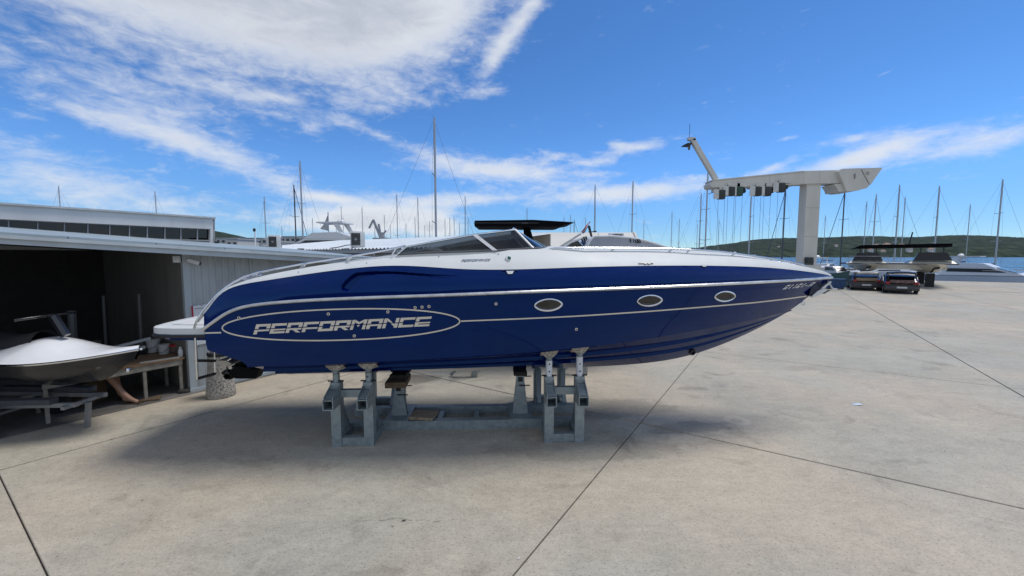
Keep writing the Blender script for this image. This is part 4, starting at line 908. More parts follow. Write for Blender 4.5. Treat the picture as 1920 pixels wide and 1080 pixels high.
wb = single(MB().bbox((pc.x, pc.y, .155), (.36, .30, .045), .006, -.15), 'loose_board', mat('weathered_board', (.27, .21, .15), .85, var=.3, vs=10, stretch=(1, 9, 1), bump=.4, bs=30), 'square weathered board lying across the cradle beams', 'board')
# ------------------------------------------------------------------ second boat and its cradle feet
Y2 = 9.9
sb = empty('second_speedboat', (0, Y2, 0), R(1.5), 'grey and white speedboat with black hardtop behind the blue one', 'boat')
def s2(x, y, dy=0.0): return at(x, y, Y2 + dy)
sh = [(700, 471), (1040, 471), (1084, 468), (1092, 452), (1098, 448), (1125, 447), (1160, 449), (1180, 451.5), (1200, 455), (1252, 466)]
bowx, sternx = s2(1256, 468).x, s2(852, 452).x
def b2(x): t = max(0, (x - sternx) / (bowx - sternx)); return 1.15 * (1 - max(0, (t - .45) / .55) ** 2.2)
def px_of(x): return 960 + x / Y2 * FOC
rowsT, rowsR, rowsC, rowsK = [], [], [], []
for x in us(110, sternx, bowx):
    bb_ = b2(x); px = px_of(x); zs = at(px, lerp_poly(sh, px), Y2).z; t = (x - sternx) / (bowx - sternx)
    zk = .75 + (zs - .75) * max(0, (t - .62) / .38) ** 2.6
    rowsT.append(Vector((x, Y2 - bb_ * .96, zs))); rowsR.append(Vector((x, Y2 - bb_, zs - (zs - zk) * .28))); rowsC.append(Vector((x, Y2 - bb_ * .82, zk + (zs - zk) * .33))); rowsK.append(Vector((x, Y2, zk)))
mf = lambda r: [Vector((p.x, 2 * Y2 - p.y, p.z)) for p in r]
grey_h = mat('silver_grey_gelcoat', (.32, .33, .36), .15, var=.06, coat=.4); white_h = mat('white_hull_gelcoat', (.72, .73, .73), .25, var=.04)
for f in (lambda r: r, mf):
    MB().grid([f(rowsR), f(rowsT)]).build('upper_side', grey_h, sb, True); MB().grid([f(rowsC), f(rowsR)]).build('hull_side', mat('dark_hull_band', (.05, .05, .055), .2), sb, True); MB().grid([f(rowsK), f(rowsC)]).build('hull_bottom', white_h, sb, True)
    MB().tube([p + Vector((0, 0, .01)) for p in f(rowsT)], .025, 6).build('gunwale', white_h, sb, True)
MB().grid([rowsT, [Vector((p.x, Y2, p.z + .05 * min(1, b2(p.x)))) for p in rowsT], mf(rowsT)]).build('deck', white_h, sb, True)
MB().add([rowsK[0], rowsC[0], rowsR[0], rowsT[0], mf(rowsT)[0], mf(rowsR)[0], mf(rowsC)[0]], (tuple(range(7)),)).build('transom', white_h, sb)
blackm = mat('black_canvas', (.005, .005, .006), .9, var=.3, vs=8, bump=.2, bs=30, spec=.08)
blackg = mat('black_gloss', (.006, .006, .007), .25)
# hardtop
prof = [(890, 413.5), (1000, 412), (1074, 416.3), (1076, 417.3), (1072, 418.4), (1060, 420.5), (1052, 424), (1046, 425), (890, 424.5), (889, 419)]
ht = MB().prism([at(x, y, Y2 - .75) for x, y in prof], (0, 1.2, 0)).build('hardtop', blackm, sb)
for k in range(4): MB().box(at(905 + k * 30, 418, Y2 - .755), (.35, .006, .02)).build('slat', blackg, ht)
MB().bbox(at(984, 418.5, Y2 - .76), (.16, .02, .04), .01).build('hinge', mat('hinge_steel', (.06, .06, .065), .5, metal=.9), ht)
for sg in (-1, 1):
    MB().prism([at(x, y, Y2 + .35 * sg) for x, y in ((981, 424), (993, 424), (999.5, 446), (999.5, 470), (984, 470))], (0, .06, 0)).build('hardtop_post', blackm, sb)
MB().tube([at(975, 419, Y2 - .3), at(980, 427, Y2 - .3), at(978, 432, Y2 - .3)], .012, 6).build('cable', blackg, sb, True)
# windscreen, rods, flag
wsf = MB().tube([at(1050, 467, Y2 - .6), at(1072, 452.5, Y2 - .6), at(1092, 446.6, Y2 - .5)], .03, 6).build('windscreen_frame', white_h, sb, True)
MB().prism([at(x, y, Y2 - .58) for x, y in ((1056, 464.5), (1070, 456), (1084, 451.5), (1096, 465))], (0, .01, 0)).build('windscreen_pane', mat('smoked_glass', (.02, .018, .016), .1), wsf)
MB().prism([at(x, y, Y2 - .65) for x, y in ((1088, 453.5), (1096, 451.5), (1105, 463.5), (1096, 464))], (0, .01, 0)).build('side_pane', mat('blue_glass', (.02, .05, .12), .1), wsf)
MB().tube([at(1044, 467, Y2 - .7), at(1089, 438.5, Y2 - .7)], .02, 6).build('grab_pole', mat('pole_grey', (.45, .46, .46), .4, metal=.5), sb, True)
for x, y in ((1091, 446), (1095, 445), (1099, 444)): MB().tube([at(x - 1, y - 1, Y2 - .5), at(x + 2.5, y + 9, Y2 - .5)], .022, 8).build('rod_holder', blackg, sb, True)
MB().bbox(at(1088, 448, Y2 - .5), (.08, .08, .04), .01).build('speaker', blackg, sb)
MB().prism([at(x, y, Y2 - .4) for x, y in ((1102, 423), (1106.5, 423), (1112, 447.5), (1109, 447.5))], (0, .05, 0)).build('light_mast', blackg, sb)
MB().bar(at(1103, 435, Y2 - .4), at(1114, 434.5, Y2 - .4), .018).build('mast_arm', blackg, sb); MB().box(at(1115.5, 434, Y2 - .4), (.07, .04, .03)).build('mast_lamp', blackg, sb)
fst = MB().tube([at(1089, 436, Y2 - .6), at(1107, 414, Y2 - .6)], .006, 6).build('flag_staff', MATS['pole_grey'], sb, True)
pts = [[at(1089 + 17 * t + w, 434.5 - 19 * t + 6.5 * v * math.sin(math.pi * min(1, t + .15)) + math.sin(t * 7) * 1.0, Y2 - .6 + .05 * math.sin(t * 9)) for t in us(10, 0, 1)] for v, w in ((0, 0), (.33, 1), (.66, 1.6), (1, 2))]
for i, c in ((0, (.45, .03, .05)), (1, (.6, .55, .55)), (2, (.05, .08, .25))): MB().grid([pts[i], pts[i + 1]]).build('flag', mat('flag_%s' % ('red', 'white', 'blue')[i], c, .8), fst, True)
vs, fs = text_mesh('E 11381', .13, .003)
o = at(1163, 454.6, Y2); kx = (at(1186, 454, Y2).x - o.x) / max(v.x for v in vs)
def side2(x): t = min(range(len(rowsT)), key=lambda i: abs(rowsT[i].x - x)); return rowsT[t].lerp(rowsR[t], .5)
MB().add([Vector((o.x + v.x * kx, side2(o.x + v.x * kx).y - .012, o.z + v.y - .02 - v.x * .05)) for v in vs], fs).build('registration', blackg, sb, fixn=False)
for k, x in enumerate((1170, 1178)): pass
feet = mat('galv_dark', (.30, .33, .33), .5, metal=.4, var=.15)
c2 = empty('second_cradle', (0, Y2, 0), 0, 'galvanised cradle under the second boat, only its feet showing', 'boat cradle')
for x, y in ((890, 708), (1097, 703)):
    g = ground(x, y); MB().bar(g + Vector((0, .05, 0)), g + Vector((0, .05, 1.25)), .10, .10, up=RT).build('post', feet, c2)
    MB().bar(g + Vector((0, .11, .05)), g + Vector((0, 2.2, .05)), .1, .1).build('base_bar', feet, c2)
    MB().bar(g + Vector((-.05, .05, .5)), g + Vector((-.5, .05, .04)), .06, .06).build('brace', feet, c2)
MB().bar(ground(890, 708) + Vector((0, 1.2, .16)), ground(1097, 703) + Vector((0, 1.2, .16)), .1, .1).build('long_beam', feet, c2)
# banner box on the tent side
bn = empty('banner', at(1155, 446, 21.1), 0, 'small white dealer banner with dark lettering in front of the tent', 'sign')
MB().bbox(at(1155, 445, 21.1), (.80, .10, .44), .03).build('panel', mat('banner_white', (.66, .67, .70), .5), bn)
vs, fs = text_mesh('SUNDIAL', .15, .004); o = at(1149, 441.5, 21.03); kx = .52 / max(v.x for v in vs)
MB().add([Vector((o.x + v.x * kx, o.y, o.z + v.y - .03)) for v in vs], fs).build('lettering', mat('banner_ink', (.02, .03, .07), .5), bn, fixn=False)
MB().prism([at(x, y, 21.04) for x, y in ((1147, 444.2), (1166, 444.2), (1163, 446.8), (1150, 446.8))], (0, .004, 0)).build('emblem', MATS['banner_ink'], bn)
MB().prism([at(x, y, 21.04) for x, y in ((1141.5, 444.2), (1145.5, 444.4), (1145.5, 446.4))], (0, .004, 0)).build('emblem', MATS['banner_ink'], bn)
MB().bar(at(1155, 450, 21.15), Vector((at(1155, 450, 21.15).x, 21.15, 0)), .06).build('banner_post', MATS['tent_frame'], bn)
# ------------------------------------------------------------------ concrete bin, workbench and what lies on it
agg = mat('exposed_aggregate', (.34, .30, .25), .85, var=.65, vs=45, detail=3, c2=(.55, .52, .46), bump=1.0, bs=55)
bc = ground(415, 742); bc = yd(bc.dot(D1), bc.dot(D2))
bin_ = empty('concrete_bin', bc, 0, 'round pebble concrete litter bin beside the shed corner', 'litter bin'); M = WM[bin_.name]
MB().lathe([(.215, 0), (.225, .02), (.22, .12), (.195, .35), (.178, .55), (.17, .72), (.165, .74)], (0, 0, 0), 36, M).build('body', agg, bin_, True)
MB().lathe([(.172, .745), (.178, .76), (.178, .80), (.17, .81)], (0, 0, 0), 28, M).build('rim', mat('bin_rim_black', (.02, .02, .025), .5), bin_, True)
MB().tube([M @ Vector((.15 * math.cos(a), .15 * math.sin(a), 1.0)) for a in us(20, 0, 6.2832)[:-1]], .012, 6, closed=True).build('hood_ring', chrome, bin_, True)
for a in us(6, 0, 6.2832)[:-1]: MB().tube([M @ Vector((.15 * math.cos(a), .15 * math.sin(a), .8)), M @ Vector((.15 * math.cos(a), .15 * math.sin(a), 1.0))], .007, 6).build('hood_bar', chrome, bin_, True)
wood = mat('bench_plywood', (.22, .14, .075), .8, var=.35, vs=7, stretch=(1, 5, 5), dirt=.5, dcol=(.08, .05, .03)); legm = mat('bench_grey_wood', (.27, .25, .21), .85, var=.25, vs=8)
TA0, TA1, TB0, TB1, TZ = 1.05, 2.80, 9.0, 9.85, .70
tq = on_b(347, 669.7, TB0); tz = tq.z; TA1 = min(TA1, tq.dot(D1))
TZ = tz
tbl = empty('workbench', yd(TA1, TB0), YARD, 'stained plywood workbench standing in the open bay', 'workbench')
n = 4
for k in range(n):
    b0, b1 = TB0 + (TB1 - TB0) * k / n, TB0 + (TB1 - TB0) * (k + 1) / n - .006
    MB().prism([yd(TA0, b0, TZ - .03), yd(TA1, b0, TZ - .03), yd(TA1, b1, TZ - .03), yd(TA0, b1, TZ - .03)], (0, 0, .03)).build('top_plank', wood, tbl)
MB().prism([yd(TA0 + .03, TB0 + .02, TZ - .13), yd(TA1 - .03, TB0 + .02, TZ - .13), yd(TA1 - .03, TB0 + .02, TZ - .031), yd(TA0 + .03, TB0 + .02, TZ - .031)], D2 * .03).build('apron', legm, tbl)
MB().prism([yd(TA1 - .06, TB0 + .06, TZ - .11), yd(TA1 - .06, TB1 - .03, TZ - .11), yd(TA1 - .06, TB1 - .03, TZ - .031), yd(TA1 - .06, TB0 + .06, TZ - .031)], D1 * .03).build('apron', legm, tbl)
for a, b in ((2.24, TB0 + .05), (TA1 - .06, TB0 + .05), (TA1 - .06, TB1 - .06), (TA0 + .06, TB0 + .05), (TA0 + .06, TB1 - .06)): MB().bar(yd(a, b, .004), yd(a, b, TZ - .135 if b < 10 else TZ - .031), .045, .045, up=D1).build('leg', legm, tbl)
def tab(x, y): return on_bench(x, y)
def on_bench(x, y): return ground(x, y, TZ)
def bucket(x, y, r, h, m, label, lid=None, group='buckets on the workbench'):
    p = on_bench(x, y); e = empty('bucket', p, 0, label, 'bucket', group); Mx = WM[e.name]
    MB().lathe([(r * .86, .001), (r * .9, .02), (r, h), (r * 1.05, h), (r * 1.05, h - .02)] if 0 else [(r * .86, .001), (r * .9, .02), (r * .98, h * .93), (r * 1.05, h * .93), (r * 1.05, h)], (0, 0, 0), 22, Mx).build('body', m, e, True)
    MB().lathe([(r * 1.0, h), (r * 1.07, h + .004), (r * 1.07, h + .025), (r * .9, h + .028)], (0, 0, 0), 22, Mx).build('lid', lid or m, e, True)
    MB().tube([Mx @ Vector((r * 1.03 * math.cos(a), -r * .25 * 0 - r * 1.06 * abs(math.sin(a)) , h * .8 - .09 * math.sin(a))) for a in us(10, 0, math.pi)], .004, 5).build('handle', dark_steel, e, True)
bwhite = mat('bucket_white', (.60, .60, .57), .5, var=.1, vs=8, dirt=.3, dcol=(.35, .33, .3))
bucket(288, 660, .105, .22, bwhite, 'larger white paint bucket on the workbench')
bucket(308, 663, .090, .155, bwhite, 'smaller white paint bucket on the workbench, between the others')
bucket(328.5, 661, .088, .135, mat('bucket_brown', (.16, .10, .08), .5, var=.2), 'brown bucket with a red lid on the workbench', mat('bucket_red', (.5, .02, .02), .4))
p = on_bench(339, 668.5); single(MB().lathe([(.036, 0), (.038, .01), (.038, .12), (.02, .145), (.018, .155), (.022, .156), (.022, .18), (.015, .182)], p, 16), 'bottle', mat('bottle_white', (.7, .7, .69), .4), 'white plastic bottle standing at the workbench corner', 'bottle', smooth=True)
single(MB().bar(on_bench(262, 682) + Vector((0, 0, .012)), on_bench(336, 671) + Vector((0, 0, .012)), .05, .02), 'batten', mat('pale_batten', (.45, .42, .37), .7), 'pale wooden batten lying along the workbench front', 'batten')
for k, (x0, y0, x1, y1, w, lab) in enumerate(((150, 668, 282, 634, .16, 'upper of two white boards piled at the back of the workbench'), (150, 690, 272, 650, .18, 'lower of two white boards piled at the back of the workbench'))):
    a_, b_ = on_b(x0, y0, 10.0 - .25 * k), on_b(x1, y1, 10.0 - .25 * k); single(MB().bar(a_, b_, .04, w * .3), 'white_board', mat('white_trim_board', (.58, .6, .6), .5), lab, 'board', 'boards on the workbench')
single(MB().bbox(on_bench(262, 664) + Vector((0, 0, .06)), (.22, .16, .12), .03, .6), 'tool_bag', mat('tool_black', (.02, .02, .025), .7), 'dark tool bag in front of the white boards on the bench', 'bag', smooth=True)
p = on_b(322, 607, 9.8); single(MB().lathe([(.05, 0), (.05, .2), (.03, .24), (.015, .26), (.015, .3)], (p.x, p.y, p.z - .15), 14).bbox((p.x, p.y, p.z + .15), (.09, .03, .03), .01, .4), 'extinguisher', mat('red_can', (.25, .02, .015), .4), 'dark red canister on the inner wall behind the platform', 'canister', smooth=True)
g = ground(275, 755); single(MB().prism([g + Vector((-.18, -.02, 0)), g + Vector((.14, .10, 0)), g + Vector((.10, .18, .05)), g + Vector((-.14, .05, .01))], (0, 0, .03)), 'wood_wedge', timber, 'brown wooden wedge lying on the floor before the workbench', 'wedge')
g = ground(342, 738); single(MB().bbox(g + Vector((0, .05, .035)), (.16, .14, .07), .02, .3), 'stone', mat('dark_stone', (.06, .055, .05), .9, var=.4, vs=20), 'dark stone at the foot of the workbench leg', 'stone', smooth=True)
# litter on the concrete
g = ground(1607, 759); single(MB().add([g + Vector(q) for q in ((-.09, -.03, .004), (.02, -.04, .012), (.10, -.01, .004), (.06, .05, .014), (-.05, .05, .006), (0, .005, .022))], [(0, 1, 5), (1, 2, 5), (2, 3, 5), (3, 4, 5), (4, 0, 5)]), 'paper_scrap', mat('pale_blue_paper', (.5, .6, .68), .6), 'pale blue paper scrap lying on the open concrete', 'litter')['kind'] = 'thing'
for x, y, lab in ((757, 977, 'small dark twig on the concrete, nearest below the left stand'), (973, 1048, 'small pale chip lying in the joint at the bottom')):
    g = ground(x, y); single(MB().bbox(g + Vector((0, 0, .006)), (.035, .012, .010), .004, random.uniform(0, 3)), 'debris', mat('debris_dark', (.06, .05, .04), .9) if x < 900 else mat('debris_pale', (.6, .58, .52), .8), lab, 'debris')['kind'] = 'thing'

# ------------------------------------------------------------------ boat hoist crane on the quay
beige = mat('crane_beige_paint', (.58, .565, .51), .5, var=.06, vs=.8, dirt=.3, dcol=(.36, .33, .28), stretch=(1, 1, .3)); grn = mat('motor_green', (.02, .06, .045), .5); ctl = mat('control_panel_grey', (.55, .56, .54), .5); drk = mat('hoist_dark', (.03, .035, .035), .6)
GY = 32.0
gx = at(1516, 480, GY).x
crane = empty('boat_crane', (gx, GY, 0), 0, 'beige boat hoist crane with cantilever beam on the quay', 'crane')
def cp(pts, dep, name, m, par, off=0.0): return MB().prism([at(x, y, GY - dep / 2 + off) for x, y in pts], (0, dep, 0)).build(name, m, par)
xl, xr = at(1509, 420, GY - .4).x, at(1535, 420, GY - .4).x; zt = at(1520, 321, GY).z
colu = MB().prism([(xl, GY - .4, 0), (xr, GY - .4, 0), (xr, GY - .4, at(1520, 344, GY).z), (xl, GY - .4, at(1520, 344, GY).z)], (0, .8, 0)).build('column', beige, crane)
MB().box(((xl + xr) / 2, GY, .9), (xr - xl + .4, 1.3, 1.8)).build('pedestal', beige, colu)
MB().box((xl + .35, GY - .58, 2.15), (.45, .35, .5)).build('control_box', drk, colu); MB().box((xl + .75, GY - .56, 2.0), (.22, .3, .35)).build('control_box', ctl, colu)
for z in (4.0, 6.2): MB().box(((xl + xr) / 2, GY - .403, z), (xr - xl - .02, .012, .03)).build('weld_seam', mat('seam_grey', (.36, .35, .31), .6), colu)
segs = [[(1338, 337.3), (1443, 327), (1443, 346.3), (1333, 350.5), (1331.5, 345)], [(1443.4, 327), (1507, 320.5), (1507, 344.5), (1443.4, 346.3)], [(1507.4, 320.5), (1537, 319.7), (1537, 343.9), (1507.4, 344.5)], [(1537.4, 319.7), (1573, 318.8), (1582, 344), (1537.4, 343.9)]]
for p in segs: cp(p, 1.1, 'beam_section', beige, crane)
MB().prism([at(x, y, GY - .62) for x, y in ((1336, 337.0), (1507, 320), (1507, 321.6), (1336, 338.8))], (0, 1.24, 0)).build('top_flange', beige, crane)
MB().prism([at(x, y, GY - .62) for x, y in ((1336, 350), (1500, 344.3), (1500, 345.6), (1336, 351.4))], (0, 1.24, 0)).build('bottom_flange', beige, crane)
cp([(1572, 321), (1579, 316.5), (1612, 315.2), (1630, 347.5), (1626, 352.5), (1607, 357.5), (1588, 359)], 1.7, 'counterweight', beige, crane)
cp([(1564, 345), (1583, 345), (1588, 359), (1572, 359.6), (1570, 353)], 1.3, 'counterweight_foot', beige, crane)
cp([(1614.5, 315.4), (1655, 314.3), (1632.5, 346.2), (1631, 346)], 1.7, 'counterweight_wedge', beige, crane)
cp([(1601.5, 326), (1604.5, 325), (1604, 334), (1602, 336)], .02, 'emblem', MATS['ink_grey'], crane, -.87)
MB().lathe([(.12, 0), (.12, .03)], (0, 0, 0), 12, Matrix.Translation(at(1627, 324.5, GY - .86)) @ Matrix.Rotation(R(90), 4, 'X')).build('eye_plate', MATS['seam_grey'], crane)
arm = MB().bar(at(1342, 337, GY), at(1298, 262, GY), .30, .34).build('lamp_arm', beige, crane)
MB().bar(at(1303, 261, GY), at(1289.5, 261, GY), .3, .22).build('arm_head', beige, arm)
MB().prism([at(x, y, GY - .35) for x, y in ((1283, 271), (1290, 267.5), (1299, 268), (1296, 271.5))], (0, .7, 0)).build('lamp_plate', drk, arm)
MB().tube([at(1292, 271, GY), at(1292, 281, GY)], [.12, .07], 8).build('lamp', mat('lamp_bronze', (.16, .13, .10), .5), arm, True)
MB().tube([at(1293, 260, GY), at(1293.3, 232, GY)], .018, 5).build('antenna', drk, arm, True)
def hoist(x, y, k, lab):
    h = MB().box(at(x, y, GY) + Vector((0, 0, .02)), (.75 * k, 1.3, .26)).build('trolley', beige, crane); h['label'] = lab
    MB().bbox(at(x - 7, y + 8, GY - .75), (.42, .04, .72), .02, .0).build('control_panel', ctl, h)
    MB().bbox(at(x + 2, y + 9, GY - .6), (.5, .4, .70), .05).build('motor', grn if int(x) % 2 else drk, h, True)
    MB().tube([at(x + 2, y + 10, GY - .2), at(x + 12, y + 6, GY - .2)], .24, 10).build('cable_drum', drk, h, True)
    MB().bar(at(x - 4, y - 2, GY - .62), at(x + 10, y + 12, GY - .62), .06).build('hoist_frame', drk, h)
    MB().bar(at(x + 6, y + 1, GY - .64), at(x + 4, y + 12, GY - .64), .05).build('hoist_frame', drk, h)
    for dx in (-3, 9):
        a_ = at(x + dx, y + 12, GY - .3); MB().tube([a_, Vector((a_.x, a_.y, 1.2))], .012, 4).build('hoist_cable', mat('cable_grey', (.12, .13, .14), .5), h)
for i, (x, y, k) in enumerate(((1350, 356, 1.0), (1368, 350, 1.2), (1383, 350, 1.0), (1418, 350, 1.0), (1436, 350, 1.2), (1462, 343, 1.2))): hoist(x, y, k, 'cable hoist hanging under the crane beam')
MB().bar(at(1328, 364, GY - .5), at(1344, 358, GY - .5), .04).build('cable_guide', drk, crane)

# ------------------------------------------------------------------ sailing yachts: masts over the roofs
alu = mat('mast_aluminium', (.42, .43, .44), .4, metal=.5, var=.1); dark_mast = mat('mast_dark', (.05, .055, .065), .45); rig = mat('rigging_wire', (.10, .11, .12), .5)
yw = mat('yacht_white', (.70, .71, .71), .3, var=.04); ywin = mat('yacht_window', (.02, .025, .03), .15); cover = mat('sail_cover_blue', (.03, .05, .12), .8); antif = mat('antifouling_red', (.18, .04, .04), .7)
def proto(kind):
    e = empty('sailing_yacht', (0, 0, 0)); L = 11.0
    def sec(x): t = (x + L / 2) / L; return 1.75 * (1 - max(0, (t - .45) / .55) ** 2) * (.82 + .18 * min(1, t / .4))
    xs_ = us(14, -L / 2, L / 2 - .02); T = [Vector((x, -sec(x), 1.15 + .03 * max(0, x))) for x in xs_]; W_ = [Vector((x, -sec(x) * .86, .1)) for x in xs_]; K = [Vector((x * .93, 0, -.4)) for x in xs_]
    fy = lambda r: [Vector((p.x, -p.y, p.z)) for p in r]
    h = MB().grid([K, W_, T]); h.grid([fy(K), fy(W_), fy(T)]); h.add([T[0], W_[0], K[0], fy(W_)[0], fy(T)[0]], ((0, 1, 2, 3, 4),)); h.build('hull', yw, e, True)
    MB().grid([T, fy(T)]).build('deck', yw, e)
    c = MB().prism([(-2.2, -1.0, 1.15), (2.6, -.55, 1.25), (2.6, .55, 1.25), (-2.2, 1.0, 1.15)], (0, 0, .45)).build('cabin', yw, e)
    for sg in (-1, 1): MB().prism([(-1.6, sg * 1.0, 1.33), (1.4, sg * .76, 1.36), (1.2, sg * .77, 1.5), (-1.6, sg * 1.0, 1.5)], (0, sg * .02, 0)).build('cabin_window', ywin, c)
    mm = dark_mast if kind == 1 else alu
    H = 15.3; r = .10 if kind != 2 else .075
    m = MB().tube([(.7, 0, 1.3), (.7, 0, H - 1), (.7, 0, H)], [r, r, r * .8], 8).build('mast', mm, e, True)
    for z, w in (((6.0, 1.15), (10.2, .85)) if kind != 2 else ((7.6, .95),)):
        for sg in (-1, 1): MB().tube([(.7, 0, z), (.55, sg * w, z + .12)], .035, 5).build('spreader', mm, m)
    MB().tube([(.7, 0, H), (.45, 0, H + .25)], .012, 4).build('wind_vane', rig, m)
    wr = .009
    fs_ = MB().tube([(.7, 0, H - .3), (L / 2 - .15, 0, 1.35)], .045 if kind == 1 else .011, 5).build('forestay', cover if kind == 1 else rig, e, True)
    MB().tube([(.7, 0, H - .1), (-L / 2 + .1, 0, 1.2)], wr, 4).build('backstay', rig, e)
    for sg in (-1, 1): MB().tube([(.7, 0, H - .2), (.55, sg * .85, 10.3), (.55, sg * 1.15, 6.1), (.5, sg * 1.6, 1.2)], wr, 4).build('shroud', rig, e)
    MB().tube([(.6, 0, 2.5), (-3.6, 0, 2.6)], [.16, .11], 8).build('boom_cover', cover, e, True)
    MB().tube([(-L / 2 + .3, -1.3, 1.2), (-L / 2 + .3, -1.2, 1.8), (-L / 2 + .3, 1.2, 1.8), (-L / 2 + .3, 1.3, 1.2)], .02, 5).build('pushpit', alu, e, True)
    return e
P3 = [proto(0), proto(1), proto(2)]
masts = [  # photo x at base, y of masthead, kind, what tells it apart
 (298, 362, 2, 'lone thin mast rising behind the white office storey'), (500, 372, 0, 'mast just left of the smaller air conditioner'), (556, 350, 1, 'dark mast with a thick furled forestay behind the low roof'), (569, 307, 0, 'tall pale mast beside the dark one over the low roof'),
 (818, 230, 0, 'tallest mast of all, rising above the windscreen'), (681, 390, 2, 'mast rising directly behind the larger air conditioner'), (746, 366, 2, 'mast midway between the larger air conditioner and the tallest mast'), (785, 372, 2, 'mast just left of the tallest mast'), (873, 370, 2, 'mast just left of the black hardtop'),
 (632, 416, 2, 'short distant mast, left of a close pair beside the larger air conditioner'), (645, 409, 2, 'short distant mast just left of the larger air conditioner'), (530, 424, 2, 'short mast between the smaller air conditioner and the dark mast'), (588, 410, 2, 'short mast left of the small grey sail'), (704, 414, 2, 'short mast right of the larger air conditioner'), (722, 404, 2, 'short mast beside the harbour derrick'), (733, 422, 2, 'faint short mast right of the harbour derrick'), (762, 420, 2, 'faint short mast between two taller ones left of the tallest'), (779, 408, 2, 'short mast touching the taller one left of the tallest mast'),
 (806, 416, 2, 'short mast close left of the tallest mast'), (835, 411, 2, 'first short mast right of the tallest mast'), (844, 409, 2, 'second short mast right of the tallest mast'), (852, 407, 2, 'third short mast right of the tallest mast'), (862, 418, 2, 'fourth and shortest mast right of the tallest mast'), (878, 412, 2, 'short mast nearest the left end of the black hardtop'), (797, 423, 2, 'faintest short mast left of the tallest mast'),
 (988, 392, 2, 'mast rising above the middle of the black hardtop'), (1057, 408, 2, 'first short mast below the right tip of the black hardtop'), (1069, 404, 2, 'second short mast at the right tip of the black hardtop'), (1076, 413, 1, 'dark short mast at the very tip of the black hardtop'), (1097, 409, 2, 'short mast behind the red and white flag'), (1114, 350, 0, 'tall mast right of the flag'), (1184, 343, 0, 'tall mast above the tent gable'), (1206, 414, 2, 'short mast right of the tent gable'),
 (1258, 398, 2, 'left of two masts standing in open sky left of the crane'), (1272, 411, 2, 'right of two masts standing in open sky left of the crane'), (1311, 365, 0, 'mast immediately left of the crane beam end'), (1322, 327, 0, 'tall mast rising beside the crane beam end'), (1306, 420, 2, 'shortest mast near the crane beam end'), (1346, 414, 2, 'short mast under the first crane hoist'), (1404, 350, 0, 'pale mast passing behind the crane hoists'), (1467, 357, 1, 'dark mast just left of the crane column'),
 (1544, 405, 2, 'short mast just right of the crane column'), (1577, 360, 1, 'black mast under the crane counterweight'), (1619, 380, 2, 'left of two masts right of the crane counterweight'), (1636, 367, 0, 'right of two masts right of the crane counterweight'), (1678, 350, 0, 'mast standing over the catamaran'), (1690, 372, 2, 'thin mast right of the one over the catamaran'), (1752, 352, 0, 'mast left of the rightmost pair'), (1812, 385, 2, 'shorter of the rightmost pair of masts'), (1868, 340, 0, 'rightmost mast of all'), (120, 352, 2, 'farthest left mast behind the office storey')]
used = [False] * 3
for i, (x, y, kind, d) in enumerate(masts):
    H = 15.3; Yd = FOC * (14 - EYE) / (480 - y); Yd = min(max(Yd, 46), 128)
    ztop = EYE + (480 - y) / FOC * Yd * 1.003; k = (ztop + 1.3) / H
    px_, py_ = x, 470
    pos = at(x, 470, Yd); e = P3[kind] if not used[kind] else copy_tree(P3[kind]); used[kind] = True
    rz = random.choice((0, math.pi)) + random.uniform(-.5, .5)
    off = Matrix.Rotation(rz, 4, 'Z') @ Vector((.7 * k, 0, 0))
    e.location = (pos.x - off.x, pos.y - off.y, -1.3); e.rotation_euler = (0, 0, rz); e.scale = (k, k, k)
    tag(e, 'sailing yacht: ' + d, 'sailing yacht', 'sailing yachts in the marina')

